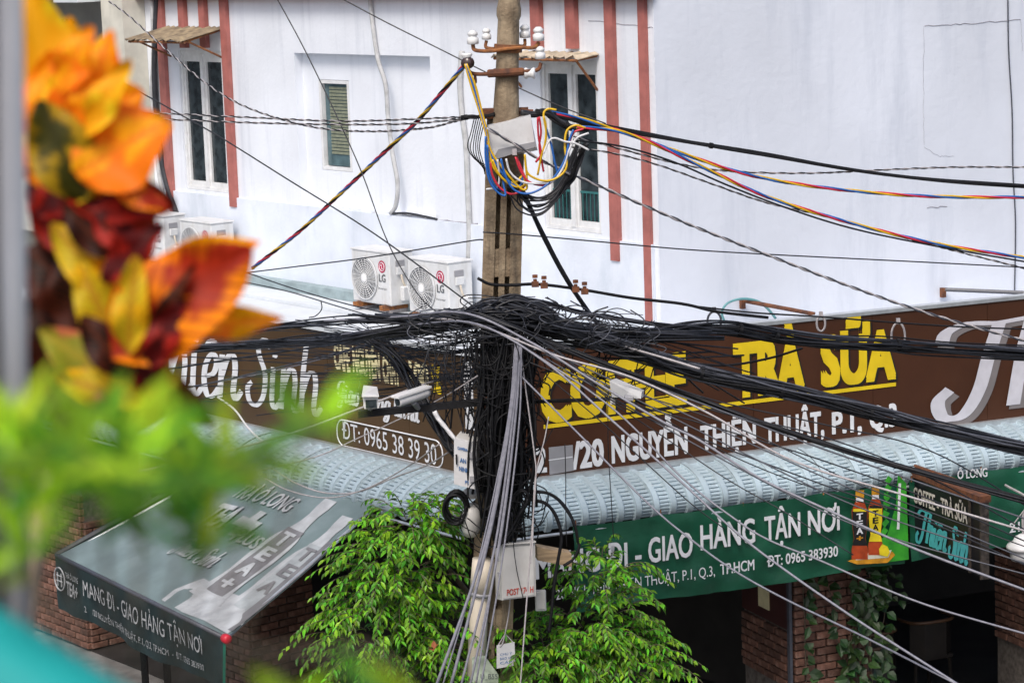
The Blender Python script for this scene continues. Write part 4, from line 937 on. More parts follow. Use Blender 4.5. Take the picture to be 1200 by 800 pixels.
# ------------------------------------------------------------------ cables
H = PY-.22
def path(pts, d0=0.0, d1=0.0, seg=7):
    """photo points, depth runs from H+d0 at the first to H+d1 at the last unless a third number is given"""
    n = len(pts); xs = [p[0] for p in pts]; tot = sum(math.hypot(pts[i+1][0]-pts[i][0], pts[i+1][1]-pts[i][1]) for i in range(n-1)) or 1; acc = 0; out = []
    for i, p in enumerate(pts):
        if i: acc += math.hypot(p[0]-pts[i-1][0], p[1]-pts[i-1][1])
        Y = H+p[2] if len(p) > 2 else H+d0+(d1-d0)*acc/tot
        out.append(PX(p[0], p[1], Y))
    return spline(out, seg)
def cable(label, pts, dpx, mt, d0=0.0, d1=0.0, name='cable', cat='cable', group=None, parent=None):
    q = path(pts, d0, d1); r = dpx/2*mpp(H+(d0+d1)/2); m = MB(); m.tube(q, r, 6)
    o = m.build(name, mt, parent, True, loc=None if parent else q[0])
    if parent is None: tag(o, label, cat, group)
    return o
def helix(q, r, turns_m, ph, jit=0.0):
    out = []; acc = 0; fine = []
    for i in range(len(q)-1):
        n = max(1, int((q[i+1]-q[i]).length/(turns_m/7)))
        for k in range(n): fine.append(q[i].lerp(q[i+1], k/n))
    fine.append(q[-1])
    for i, p in enumerate(fine):
        if i: acc += (p-fine[i-1]).length
        t = (fine[min(i+1, len(fine)-1)]-fine[max(i-1, 0)]).normalized(); x = t.cross(Vector((0, 0, 1))); x = x.normalized() if x.length > 1e-4 else Vector((1, 0, 0)); y = t.cross(x)
        a = 2*math.pi*acc/turns_m+ph; out.append(p+(x*math.cos(a)+y*math.sin(a))*r)
    return out
def twisted(label, pts, dpx, mats, pitch, d0=0.0, d1=0.0, name='twisted_cable', cat='cable'):
    q = path(pts, d0, d1, 6); t_ = thing(name, q[0], label, cat); k = mpp(H+(d0+d1)/2); rs = dpx*k*.27
    for i, mt in enumerate(mats):
        m = MB(); m.tube(helix(q, rs, pitch, 2*math.pi*i/len(mats)), rs*(1.0 if len(mats) > 1 else 1.8), 5); m.build('strand', mt, t_, True)
    return t_
def bundle(label, pts, n, thick, dpx, mats, d0=0.0, d1=0.0, ties=(), spread0=1.0, spread1=1.0, name='cable_bundle'):
    q = path(pts, d0, d1, 6); t_ = thing(name, q[0], label, 'cable bundle'); k = mpp(H+(d0+d1)/2); N_ = len(q)
    for i in range(n):
        a0 = rng.uniform(0, 6.28); rr = math.sqrt(rng.random()); fa = rng.uniform(-2.5, 2.5); fb = rng.uniform(0, 6.28); dr = rng.uniform(.75, 1.25); pts3 = []
        for j, p in enumerate(q):
            t = (q[min(j+1, N_-1)]-q[max(j-1, 0)]).normalized(); x = t.cross(Vector((0, 0, 1))).normalized(); y = t.cross(x); s = j/(N_-1)
            sp = spread0+(spread1-spread0)*s
            R_ = (thick-dpx)/2*k*sp*max(0., rr+.18*math.sin(fb+s*9)); a = a0+fa*s+.5*math.sin(fb*3+s*17); pts3.append(p+x*(R_*math.cos(a))+y*(R_*math.sin(a)))
        m = MB(); m.tube(pts3, dpx/2*k*dr, 5); m.build('cable', rng.choice(mats), t_, True)
    for s in ties:
        j = int(s*(N_-2)); t = (q[j+1]-q[j]).normalized(); m = MB(); m.tube([q[j]-t*.012, q[j]+t*.012], (thick/2-.2)*k, 10); m.build('cable_tie', m_cabler, t_)
    return t_
BK = [m_cable, m_cable, m_cabled, m_cabled, m_cabler, m_cable]
# coloured lines leaving the enclosure to the right
bundle('thick black cable run to the right edge, uppermost on the pale wall', [(628, 130), (660, 137), (700, 147), (800, 165), (900, 182), (1000, 199), (1100, 211), (1215, 219)], 5, 7.5, 3.2, [m_cable, m_cabler], 0, 1.3, ties=(.12, .5))
twisted('twisted red, yellow and blue cable, upper of two coloured lines to the right edge', [(640, 131), (680, 139), (730, 155), (800, 180), (870, 203), (950, 218), (1050, 228), (1130, 231), (1215, 231)], 4.4, [m_cred, m_cy, m_cblue], .75, .03, 1.25)
twisted('twisted red, yellow and blue cable, lower of two coloured lines to the right edge', [(676, 149), (720, 153), (760, 166), (830, 199), (900, 231), (1000, 262), (1100, 286), (1215, 304)], 4.4, [m_cred, m_cy, m_cblue], .7, .0, 1.2)
twisted('black and white twisted wire rising gently across the pale wall to the right edge', [(672, 160), (740, 178), (800, 193), (860, 201), (950, 203), (1040, 199), (1120, 196), (1215, 196)], 2.6, [m_cabler, m_cablew], .16, .05, 1.4)
cable('thin black wire just below the lower coloured cable right of the pole', [(672, 164), (730, 172), (790, 190), (850, 216), (920, 243), (1000, 268), (1100, 289), (1215, 309)], 2.4, m_cable, 0, 1.2)
twisted('black and white twisted wire lowest of the group that leaves the loop of wires', [(668, 172), (720, 180), (770, 193), (830, 214), (900, 238), (980, 256), (1080, 284), (1215, 318)], 2.5, [m_cabler, m_cablew], .16, .05, 1.3)
twisted('pale twisted cable slanting from the enclosure down across the wall to the right edge', [(570, 150), (605, 170), (640, 191), (700, 217), (760, 243), (820, 268), (900, 299), (1000, 337), (1100, 371), (1215, 403)], 4.0, [m_cablew, m_cabled], .22, -.22, 1.0)
# rainbow line to the left and its loops
twisted('twisted rainbow coloured cable falling from the pole top to the left behind the leaves', [(545, 76), (520, 106), (490, 141), (450, 179), (400, 226), (350, 272), (296, 314)], 5.0, [m_cy, m_cblue, m_cred, m_cabler], .55, -.1, 3.0)
for k, (mt, nm) in enumerate(((m_cy, 'yellow'), (m_cblue, 'blue'), (m_cy, 'second yellow'))):
    dx = k*2.4
    cable(nm+' wire dropping from the left spool past the enclosure edge', [(545+dx*.3, 75), (552+dx, 100), (561+dx*.6, 128), (569+dx*.4, 155), (573+dx*.3, 175), (578+dx*2, 195), (590+dx*4, 210+k*5), (603+dx*3, 214+k*3), (613, 205)], 3.0, mt, -.2, -.14, 'loop_wire', 'wire')
loops = [('red', m_cred, [(575, 190), (577, 205), (585, 219), (597, 227), (608, 225), (616, 214), (612, 200), (605, 184)]), ('red', m_cred, [(604, 184), (610, 200), (620, 213), (638, 217), (652, 208), (662, 190), (666, 172), (672, 156), (684, 151)]),
 ('blue', m_cblue, [(569, 160), (569, 185), (573, 210), (582, 224), (592, 229), (590, 215), (587, 187)]), ('blue', m_cblue, [(587, 186), (592, 205), (602, 222), (618, 227), (636, 220), (650, 207), (662, 187), (667, 165), (672, 152)]),
 ('yellow', m_cy, [(615, 181), (617, 200), (625, 208), (640, 212), (655, 207), (664, 195), (662, 172), (664, 154), (674, 147), (686, 150)]), ('yellow', m_cy, [(638, 175), (640, 150), (637, 134), (642, 128), (652, 129)]),
 ('yellow', m_cy, [(577, 187), (584, 203), (596, 215), (608, 219), (617, 212), (615, 182)]), ('white', m_cwhite, [(593, 186), (598, 202), (612, 213), (630, 215), (648, 212), (660, 196), (667, 176), (676, 162), (690, 156)]),
 ('red', m_cred, [(632, 137), (634, 155), (632, 172), (635, 190), (637, 201)]), ('red', m_cred, [(630, 138), (631, 160), (634, 180), (628, 190)]), ('blue', m_cblue, [(640, 150), (646, 170), (650, 190), (654, 204)]), ('white', m_cwhite, [(637, 180), (643, 166), (650, 162), (662, 166), (674, 168), (690, 176)]),
 ('white', m_cwhite, [(583, 187), (585, 205), (583, 219), (570, 222)]), ('blue', m_cblue, [(571, 170), (573, 200), (580, 218), (590, 224)]), ('yellow', m_cy, [(637, 136), (640, 160), (634, 185), (630, 205)])]
descr = ['hanging lowest left under the enclosure', 'sweeping right in a long loop', 'hugging the pole edge under the enclosure', 'sweeping right in the lowest loop', 'sweeping right in the upper loop', 'arching up over the cable clamp', 'in a small loop under the enclosure', 'sweeping right among the coloured loops', 'hanging straight beside the enclosure', 'curling beside the enclosure side', 'crossing the dark window pane', 'bent over the loop top right', 'curling to the left of the pole', 'hugging the pole, inner one', 'hanging right of the enclosure']
for k, ((c_, mt, pts), ds) in enumerate(zip(loops, descr)):
    cable(f'{c_} wire {ds}', pts, 2.7, mt, -.16-.012*(k % 5), -.10-.012*(k % 4), 'loop_wire', 'wire')
def coil(label, n, mk, mt, dpx, name='cable_loops'):
    t_ = thing(name, PX(640, 220, H), label, 'cable')
    for i in range(n): cable(None, mk(i), dpx, mt, -.08, .02, 'loop', parent=t_)
    return t_
coil('sagging black cable loops below the coloured wires in front of the right window', 13, lambda i: [(600+rng.uniform(-8, 10), 205+i*2), (612+rng.uniform(-5, 5), 222+i*2.0), (630, 230+i*1.6+rng.uniform(-4, 4)), (648, 224+i*1.3), (662+rng.uniform(-3, 3), 206+i*.8), (672+rng.uniform(-4, 4), 185+rng.uniform(-6, 6)), (679+rng.uniform(-4, 4), 170+rng.uniform(-6, 6))], m_cable, 2.0)
bundle('short thick black cable stub hanging before the right window', [(688, 168), (680, 185), (672, 206), (660, 222), (648, 232)], 6, 9, 3, [m_cable, m_cabler], -.06, .0)
bundle('black cable clamp bunch behind the coloured wires right of the enclosure', [(610, 132), (626, 134), (640, 132), (655, 142), (672, 150), (690, 152)], 7, 10, 3.5, [m_cable, m_cabler], 0, .05, ties=(.35, .75))
bundle('black twisted lines tied to the pole from the left, above the rainbow cable', [(540, 137), (552, 137), (566, 136), (580, 134)], 4, 6, 2.4, [m_cabler], -.02, 0, ties=(.2,))
coil('thin black wire tails hanging left of the enclosure', 6, lambda i: [(556+i*2.5, 138), (552+i*2, 155+i*3), (548+i*3.4, 172+i*3), (556+i*2.4, 186+i*2), (568, 193+i*2.2)], m_cabler, 1.3, 'wire_tails')
# twisted pairs and thin lines at the upper left
twisted('black and white twisted line to the left, upper of the level pair', [(545, 137), (500, 139), (400, 142), (300, 138), (185, 133), (60, 130)], 2.6, [m_cabler, m_cablew], .2, 0, 4.0)
twisted('black and white twisted line to the left, lower of the level pair', [(545, 139), (480, 145), (400, 146), (300, 144), (185, 140), (60, 140)], 2.6, [m_cabler, m_cablew], .2, 0, 4.0)
twisted('black and white twisted line slanting in from the window canopy at upper left', [(128, 2), (150, 18), (180, 45), (215, 76), (250, 104), (285, 124), (330, 140), (380, 151), (440, 154), (500, 150), (530, 143), (548, 139)], 2.6, [m_cabler, m_cablew], .2, 6.0, 0)
cable('thin dark line running from behind the yellow leaf down to the cable hub', [(48, 26), (110, 76), (200, 128), (260, 162), (340, 212), (430, 268), (500, 318), (572, 372)], 1.7, m_cable, 3.0, 0)
cable('thin dark wire crossing the olive blind window from top to bottom', [(322, -6), (350, 45), (375, 95), (400, 148), (425, 205), (455, 285), (490, 345), (520, 372)], 1.5, m_cable, 2.0, .2)
cable('thin dark wire from the top edge across behind the insulators', [(392, -6), (450, 25), (520, 60), (580, 90), (650, 122), (710, 145)], 1.5, m_cable, 1.5, .6)
cable('thin wire running up to the pole above the air conditioners', [(285, 320), (350, 312), (415, 304), (480, 294), (553, 282), (566, 281)], 1.7, m_cable, 2.5, 0)
cable('thin dark level wire from the pole across the pale wall to the right edge', [(566, 272), (610, 275), (700, 283), (800, 292), (900, 298), (1000, 303), (1100, 308), (1215, 314)], 1.7, m_cable, 0, 1.2)
# cables at the hub, right side
cc = cable('black cable with red screw clamps leaving the pole just above the hub', [(560, 326), (575, 333), (600, 334), (630, 333), (680, 339), (740, 349), (800, 356), (840, 365), (900, 372)], 4.0, m_cabler, -.05, .6)
cable('thin black line carrying ring hangers above the upper right bundle', [(800, 357), (880, 366), (960, 371), (1050, 378), (1130, 383), (1215, 386)], 2.2, m_cabler, .5, 1.2)
for k, (x, y) in enumerate(((627, 332), (637.5, 333.5), (674.5, 338), (685, 340.5))):
    cl = thing('cable_clamp', PX(x, y, H-.05+.1*k/3), ('leftmost', 'second', 'third', 'rightmost')[k]+' of four rusty red screw clamps on the cable by the pole', 'clamp')
    part('bolt', m_rust, cl, lambda m: (m.tube([PX(x, y-5, H+.03), PX(x+.4, y+4, H+.03)], .016, 6), m.lathe(PX(x, y-6.5, H+.03), (0, 0, 1), [(.022, 0), (.022, .022)], 6)))
    part('jaw', m_rust, cl, lambda m: m.box(PX(x+.2, y+1, H+.03), (.026, 0, 0), (0, .03, 0), (0, 0, .018)))
bundle('thick black cable hanging in a slant from the wire loops to the hub', [(607, 210), (616, 232), (630, 262), (648, 298), (668, 333), (688, 363), (710, 391)], 3, 6.5, 4.0, [m_cabler, m_cable], -.05, .25)
bundle('upper right cable bundle crossing the top of the yellow letters TRÀ SỮA', [(600, 384), (650, 386), (710, 392), (760, 391), (800, 385), (850, 384), (900, 391), (960, 399), (1030, 403), (1100, 408), (1215, 414)], 26, 17, 2.2, BK, 0, 1.3, ties=(.3, .55, .63, .85), spread0=1.5, spread1=1.15)
bundle('big lower right cable bundle slanting across the brown sign to the right edge', [(590, 370), (640, 380), (690, 396), (750, 415), (800, 431), (870, 448), (940, 463), (1020, 482), (1100, 502), (1215, 528)], 28, 18, 2.5, BK, -.1, .2, ties=(.5, .66, .8), spread0=1.6)
bundle('dark cable bundle slanting below the big one past the hanging sign', [(620, 392), (700, 424), (780, 454), (860, 484), (940, 511), (1010, 534), (1090, 556), (1215, 590)], 5, 9, 3.2, [m_cabler, m_cable], -.15, -.6)
bundle('black cables arching from the hub up right under the pale wall', [(556, 372), (580, 358), (610, 352), (640, 356), (680, 366), (740, 376), (800, 383), (860, 388)], 5, 9, 2.8, [m_cable, m_cabler], -.1, .5, spread1=.6)
def ring(label, x, y, rx, ry, d, mt=m_cablew):
    t_ = thing('ring_hanger', PX(x, y-ry, H+d), label, 'ring hanger')
    part('ring', mt, t_, lambda m: m.tube([PX(x+rx*math.cos(a), y+ry*math.sin(a), H+d) for a in [2*math.pi*k/20 for k in range(20)]], .009, 5, True), True)
    part('knot', mt, t_, lambda m: m.box(PX(x, y-ry-2, H+d), (.014, 0, 0), (0, .014, 0), (0, 0, .02)))
ring('white ring hanger round the upper right bundle, right of the letter A', 1052.5, 394, 8, 16, 1.0); ring('small ring hanger on the bundle near the green hose', 837, 376, 8, 11, .75, m_cabled)
ring('pale ring hanger bent round the bundle left of TRÀ SỮA', 962, 379, 5, 9, .9)
# single lines fanning to the lower right
fan = [('light grey cable running from the hub past the bottles to the right edge', [(380, 376, .5), (470, 371, .1), (545, 367), (620, 400), (700, 449), (780, 496), (820, 516), (890, 560), (967, 596), (1073, 643), (1215, 696)], 3.0, m_cableg, -.3, -2.2),
 ('grey cable crossing the word TẬN and the brick pillar to the bottom edge', [(400, 392, .5), (490, 380, .1), (560, 380), (640, 425), (720, 495), (800, 566), (850, 612), (900, 653), (1000, 723), (1130, 806)], 2.8, m_cableg, -.3, -3.0),
 ('grey cable crossing the address line and the maroon board to the bottom edge', [(600, 430), (680, 510), (760, 590), (810, 632), (860, 668), (923, 703), (1013, 746), (1125, 803)], 2.4, m_cableg, -.3, -3.0),
 ('grey cable sagging below the bottles to the right edge at mid height', [(620, 410), (720, 480), (800, 560), (860, 607), (900, 632), (960, 656), (1033, 688), (1100, 713), (1215, 746)], 2.4, m_cableg, -.3, -2.2),
 ('slate line across the hanging sign script, upper', [(640, 410), (760, 465), (880, 520), (980, 565), (1065, 598), (1215, 660)], 1.8, m_cabled, -.3, -1.2),
 ('slate line across the hanging sign script, middle', [(640, 415), (760, 475), (880, 535), (980, 583), (1065, 615), (1215, 664)], 1.8, m_cabled, -.3, -1.3),
 ('slate line across the hanging sign script, lower', [(640, 420), (760, 490), (880, 556), (980, 606), (1065, 636), (1215, 676)], 1.8, m_cabled, -.3, -1.4),
 ('slate line over the hanging sign heading COFFEE', [(700, 430), (820, 472), (940, 517), (1040, 552), (1120, 580), (1215, 612)], 2.2, m_cabled, -.3, -1.0),
 ('pale grey cable over the letters of NGUYỄN and the second green banner', [(420, 376, .5), (500, 373, .1), (560, 381), (650, 416), (740, 442), (830, 484), (930, 540), (1060, 580), (1215, 626)], 2.6, m_cablew, -.35, -1.4),
 ('thin dark line crossing the ribbed awning below the word THUẬT', [(650, 430), (740, 470), (830, 520), (900, 552), (980, 580), (1060, 600)], 1.4, m_cable, -.3, -.6),
 ('thin dark line crossing 20 NGUYỄN toward the banner', [(640, 440), (700, 490), (760, 545), (810, 590), (850, 620)], 1.4, m_cable, -.3, -.6),
 ('thin dark line crossing COFFEE down to the awning', [(610, 420), (680, 450), (760, 500), (850, 560), (920, 600), (1000, 650)], 1.4, m_cable, -.25, -1.0),
 ('thin line running along the underline of COFFEE', [(660, 440), (720, 455), (800, 478), (890, 512), (990, 560), (1090, 600), (1215, 645)], 1.5, m_cable, -.2, -1.0),
 ('thin slack black wire under TRÀ SỮA', [(760, 420), (800, 424), (850, 428), (900, 420), (940, 408)], 3.0, m_cabler, .3, .9)]
for lb, pts, d_, mt, a, c in fan: cable(lb, pts, d_, mt, a, c)
for k, (y1, y2, y3, lb) in enumerate(((478, 528, 600, 'topmost'), (492, 560, 628, 'second'), (520, 585, 640, 'third'), (548, 612, 668, 'lowest'))):
    cable(lb+' of the steel blue strands fanning from the hub to the right edge', [(430, 374+k*5, .4), (500, 368+k*4, .1), (556+k*9, 366+k*4), (630+k*8, 392+k*7), (720, 428+k*7+(22 if k > 1 else 0)), (830, (428+y1)/2+14+k*5), (960, y1+18), (1090, y2), (1215, y3)], 1.7, rng.choice([m_cabled, m_cable]), -.3, -.3-.2*k)
# pale cable on the long diagonal and grey drops in front of the pole
cable('pale cable on a long diagonal from the lower left up to the hub', [(-10, 590), (120, 562), (250, 532), (340, 508), (420, 479), (500, 449), (560, 432), (620, 420), (690, 404), (720, 404), (760, 414), (820, 432)], 2.8, m_cablew, 1.5, -.25)
cable('thin pale cable crossing under the camera arm towards the awning', [(300, 552), (370, 535), (420, 513), (470, 490), (520, 465), (560, 440)], 1.6, m_cablew, 1.2, -.2)
drops = [(606, 396, 598, 480, 568, 640, 508, 812, 4.2), (607, 396, 601, 470, 575, 620, 526, 812, 4.2), (608, 398, 602, 480, 580, 640, 538, 812, 3.4), (610, 400, 604, 490, 585, 640, 549, 812, 3.2), (609, 400, 606, 470, 590, 600, 556, 812, 2.6), (611, 402, 608, 500, 588, 660, 562, 812, 2.4), (604, 400, 594, 500, 560, 660, 516, 812, 2.0)]
dn = ['leftmost thick', 'second thick', 'third', 'fourth', 'fifth thin', 'rightmost', 'thin outer left']
for (a, b_, c, d_, e, f_, g, h_, th), nm in zip(drops, dn): cable(f'{nm} grey drop cable slanting down in front of the pole', [(a, b_), (c, d_), (e, f_), (g, h_)], th, m_cableg, -.35, -.8, 'drop_cable', group='grey drop cables before the pole')
cable('thin pale drop wire passing over the POST 174 H box', [(609, 405), (618, 470), (626, 530), (628, 560), (622, 640), (616, 720), (609, 812)], 2.0, m_cablew, -.3, -.55, 'drop_cable')
cable('thin pale drop wire meeting the other one right of the pole', [(643, 488), (638, 515), (630, 545), (626, 575), (624, 640), (622, 660)], 1.6, m_cablew, -.3, -.5, 'drop_cable')
cable('thin dark wire hanging over the meter box door', [(600, 600), (602, 640), (606, 670), (613, 700)], 1.2, m_cable, -.35, -.32, 'drop_cable')
cable('pale cord from the meter box down to the notice plate', [(598, 700), (596, 720), (590, 750), (586, 758)], 1.8, m_cablew, -.12, -.12, 'cord')
cable('thin dark vertical wire hanging before the yellow letters and tape', [(662, 520), (663, 560), (663, 600), (664, 640)], 1.2, m_cable, .1, .1)
cable('thin dark vertical wire hanging over 20 and the ribbed awning', [(712, 460), (713, 530), (716, 580), (719, 630)], 1.2, m_cable, .1, .1)
# left side
bundle('lower left cable bundle running behind the orange leaf', [(600, 366), (560, 374), (510, 383), (470, 390), (420, 396), (340, 400), (250, 406), (120, 416)], 24, 15, 1.9, BK, 0, 4.0, spread1=.9, spread0=1.4)
bundle('upper left cable bundle hugging the white roof edge', [(590, 360), (540, 367), (480, 371), (420, 374), (350, 379), (280, 387), (150, 400)], 12, 9, 1.8, BK, 0, 4.2, spread0=1.6)
bundle('thick black cable bunch bending down to the cameras and the white cabinet', [(430, 394), (448, 404), (466, 425), (482, 448), (498, 476), (515, 500), (528, 520), (536, 530)], 16, 17, 3.4, [m_cabler, m_cabler, m_cable], .9, -.1)
bundle('white flexible duct from the camera arm to the white cabinet', [(509, 482), (515, 492), (524, 503), (533, 514)], 3, 7, 4.5, [m_cwhite], -.1, -.15)
lefts = [('black line falling left across the script letters, steeper', [(560, 372), (470, 392), (400, 412), (320, 432), (230, 452), (130, 470)], 2.2, m_cabled, 0, 4), ('black line falling left across the script letters, flatter', [(550, 374), (450, 395), (360, 408), (270, 421), (200, 432), (100, 446)], 2.6, m_cable, 0, 4),
 ('thin wire low on the left sign', [(565, 390), (480, 420), (400, 445), (300, 455), (200, 475)], 1.4, m_cable, 0, 3), ('thin wire under the left sign letters', [(555, 440), (480, 452), (400, 462), (320, 470), (220, 470)], 1.3, m_cable, 0, 3),
 ('grey line through the letters Sinh', [(520, 380), (430, 405), (360, 425), (290, 441), (210, 455)], 1.6, m_cableg, .5, 4), ('thin dark line rising to the hub under the roof edge', [(285, 318), (350, 340), (430, 362), (500, 374), (570, 378)], 1.5, m_cable, 3, 0),
 ('thin dark line above the gutter strip at left', [(285, 330), (340, 342), (400, 360), (460, 376), (540, 385)], 1.4, m_cable, 3, 0), ('thin slack dark wire loop near the roof strip', [(376, 352), (377, 362), (370, 370), (362, 372)], 1.4, m_cable, 2.2, 2.2),
 ('pale wire draped over the left ribbed awning', [(318, 548), (345, 565), (380, 577), (420, 576), (460, 560), (500, 545), (530, 527)], 1.8, m_cablew, 2.2, 0), ('second pale wire draped over the left ribbed awning, lower', [(310, 560), (340, 575), (385, 583), (430, 572), (480, 545), (515, 520)], 1.6, m_cablew, 2.2, 0),
 ('short white strip of wire at the end of the left awning', [(255, 465), (275, 480), (290, 500), (305, 515), (318, 522)], 2.4, m_cwhite, 3, 2.6)]
for lb, pts, d_, mt, a, c in lefts: cable(lb, pts, d_, mt, a, c)
# uncountable fine wires: a web before the left sign and the tangle on the pole
def webwires(name, label, n, gen, dpx, mt, seg=5):
    m = MB()
    for i in range(n):
        pts = gen(i); q = spline([PX(x, y, H+d) for x, y, d in pts], seg); m.tube(q, dpx*rng.uniform(.7, 1.3)/2*mpp(H), 4)
    o = m.build(name, mt, None, True, loc=PX(590, 400, H)); return tag(o, label, 'cables', kind='stuff')
def gweb(i):
    if i % 3 == 0:                            # rising to the left
        y0 = rng.uniform(395, 470); y1 = rng.uniform(372, 410); x1 = rng.uniform(340, 460)
        return [(572+rng.uniform(-10, 10), y0, .0), (520, y0+(y1-y0)*.25+rng.uniform(-4, 14), .2), (470, y0+(y1-y0)*.6+rng.uniform(-4, 14), .6), (x1, y1, 1.2)]
    y0 = 385+rng.random()*70; y1 = y0+rng.uniform(-10, 45)*(.7); x1 = rng.choice([210, 260, 380, 420, 300]); sag = rng.uniform(-6, 20)
    return [(570+rng.uniform(-10, 15), y0, .0), (510+rng.uniform(-15, 15), y0+(y1-y0)*.3+sag*.7, .4), (440+rng.uniform(-15, 15), y0+(y1-y0)*.6+sag, 1.0), (x1, y1+rng.uniform(-8, 8), 1.8)]
webwires('fine_wire_web', 'web of fine black drop wires in front of the left sign', 64, gweb, 1.05, m_cable)
def gweb2(i):
    x = rng.uniform(500, 565); y = rng.uniform(385, 410); return [(x, y, .0), (x+rng.uniform(-12, 8), y+25, -.05), (x+rng.uniform(-16, 12), y+55, -.05), (x+rng.uniform(-10, 25), y+rng.uniform(70, 120), 0)]
webwires('fine_wire_web', 'fine black wires hanging down between the camera arm and the pole', 26, gweb2, 1.4, m_cable)
def ghub(i):
    up = rng.random() < .45; xe = rng.uniform(690, 850); ye = (391+rng.uniform(-6, 7)) if up else 396+(xe-690)*.32+rng.uniform(-7, 7)
    xs = rng.uniform(400, 520); ys = (372 if rng.random() < .4 else 396-(xs-400)*.1)+rng.uniform(-5, 6); dd = rng.uniform(-.25, .1); h = rng.uniform(-22, 10); sw = rng.uniform(-8, 8)
    return [(xs, ys, .3), (530+sw, 376+rng.uniform(-6, 8), .1+dd*.5), (565+sw, 370+h*.7+rng.uniform(-4, 8), dd), (600+sw, 371+h+rng.uniform(-6, 9), dd), (640+sw, 378+h*.6+rng.uniform(-5, 8), dd+.03), (680, 390+rng.uniform(-8, 8), dd*.5), (xe, ye, .15)]
webwires('cable_tangle', 'dense tangle of black cables where all lines meet the pole', 130, ghub, 2.4, m_cable)
webwires('cable_tangle', 'slate grey cables mixed into the tangle at the pole', 30, ghub, 1.6, m_cabled)
def gtang(i):
    cx = rng.uniform(505, 740); cy = 374+abs(cx-585)*.10+rng.gauss(0, 9); rx = rng.uniform(12, 46); ry = rng.uniform(5, 22); a0 = rng.uniform(0, 6.28); st = rng.choice([-.9, -.7, .7, .9]); dd = rng.uniform(-.38, .1); tl = rng.uniform(-.3, .5)
    return [(cx+rx*math.cos(a0+k*st), cy+ry*math.sin(a0+k*st)+tl*rx*math.cos(a0+k*st)*.5, dd+rng.uniform(-.05, .05)) for k in range(rng.randint(4, 7))]
webwires('cable_tangle', 'loose black cable loops sticking out of the tangle on the pole', 70, gtang, 1.5, m_cable)
webwires('cable_tangle', 'loose slate cable loops sticking out of the tangle on the pole', 36, gtang, 1.3, m_cabled)
webwires('cable_tangle', 'a few light grey cables lying over the tangle at the pole', 9, ghub, 1.7, m_cableg)
def gmass(i):
    x = 594+rng.gauss(0, 13); x = min(625, max(560, x)); dx = -10; dd = rng.uniform(-.28, .1)
    y0 = rng.uniform(380, 420); y1 = rng.uniform(560, 640)
    return [(x+rng.uniform(-14, 14), y0, dd), (x+rng.uniform(-9, 9), y0+(y1-y0)*.3, dd-.05), (x-3+rng.uniform(-12, 12), y0+(y1-y0)*.65, dd-.03), (x-4+rng.uniform(-14, 14), y1, dd)]
webwires('cable_mass', 'thick black mass of cables strapped down the middle of the pole', 130, gmass, 3.0, m_cabler, 6)
def gmass2(i):
    cx = 592+rng.gauss(0, 12); cy = rng.uniform(400, 630); rx = rng.uniform(14, 38); ry = rng.uniform(8, 34); a0 = rng.uniform(0, 6.28); dd = rng.uniform(-.35, .0)
    return [(cx+rx*math.cos(a0+k*1.1), cy+ry*math.sin(a0+k*1.1), dd+rng.uniform(-.04, .04)) for k in range(4)]
webwires('cable_mass', 'loose black cable curls sticking out of the mass on the pole', 130, gmass2, 1.6, m_cabler, 6)
def gright(i):
    x = 630+rng.random()*170; y = 400+(x-630)*.16+rng.uniform(-6, 8); return [(x, y, .05), (x+rng.uniform(-22, 12), y+rng.uniform(14, 28), .0), (x+rng.uniform(-30, 22), y+rng.uniform(28, 52), .0), (x+rng.uniform(-10, 45), y+rng.uniform(20, 60), .05)]
webwires('fine_wire_web', 'slack black wires dangling before the yellow letters COFFEE', 17, gright, 1.6, m_cabler)
def gright2(i):
    y0 = 370+rng.random()*30; return [(600+rng.uniform(-20, 30), y0, -.1), (680+rng.uniform(-10, 20), y0+rng.uniform(2, 22), 0), (760, y0+rng.uniform(5, 45), .1), (850+rng.uniform(-40, 60), y0+rng.uniform(5, 80), .3)]
webwires('cable_tangle', 'black cables fanning from the tangle over the letters COFFEE', 10, gright2, 1.8, m_cable)
def loopthing(label, pts, n, th, d, mats=(m_cabler,)): return bundle(label, pts, n, th, 3.4, list(mats), d, d, name='cable_loop')
loopthing('big black cable loop standing out right of the pole above the plank', [(625, 575), (645, 578), (662, 592), (674, 615), (678, 638), (672, 654), (660, 662)], 3, 7, -.1)
loopthing('inner black cable loop beside the wooden plank', [(622, 585), (640, 590), (652, 605), (658, 630), (654, 655), (650, 680), (646, 720), (643, 740)], 2, 6, -.15)
loopthing('black cable arc sweeping left above the meter box', [(580, 640), (595, 628), (608, 605), (618, 585), (612, 575), (602, 583), (596, 600), (600, 620)], 4, 8, -.3)
ct = thing('cable_coil', PX(534, 612, H-.1), 'black coil of spare cable hanging under the white cabinet', 'cable')
for i in range(9):
    rx, ry = rng.uniform(10, 16), rng.uniform(14, 20); cx, cy = 534+rng.uniform(-2, 2), 594+rng.uniform(-3, 3)
    part('turn', m_cabler, ct, lambda m: m.tube([PX(cx+rx*math.cos(a), cy+ry*math.sin(a), H-.1+i*.012+.02*math.sin(a)) for a in [2*math.pi*k/18 for k in range(18)]], .010, 5, True), True)
cb = thing('siren_horn', PX(548, 620, H), 'dirty cream funnel shaped fitting behind the coil left of the pole', 'fitting')
part('body', m_boxpaint, cb, lambda m: m.lathe(PX(552, 612, H), Vector((.1, -.3, 1)), [(.05, -.10), (.07, -.05), (.075, .06), (.05, .14)], 14), True); part('rim', m_boxpaint, cb, lambda m: m.lathe(PX(552, 580, H), Vector((.1, -.3, 1)), [(.06, 0), (.06, .03)], 14))
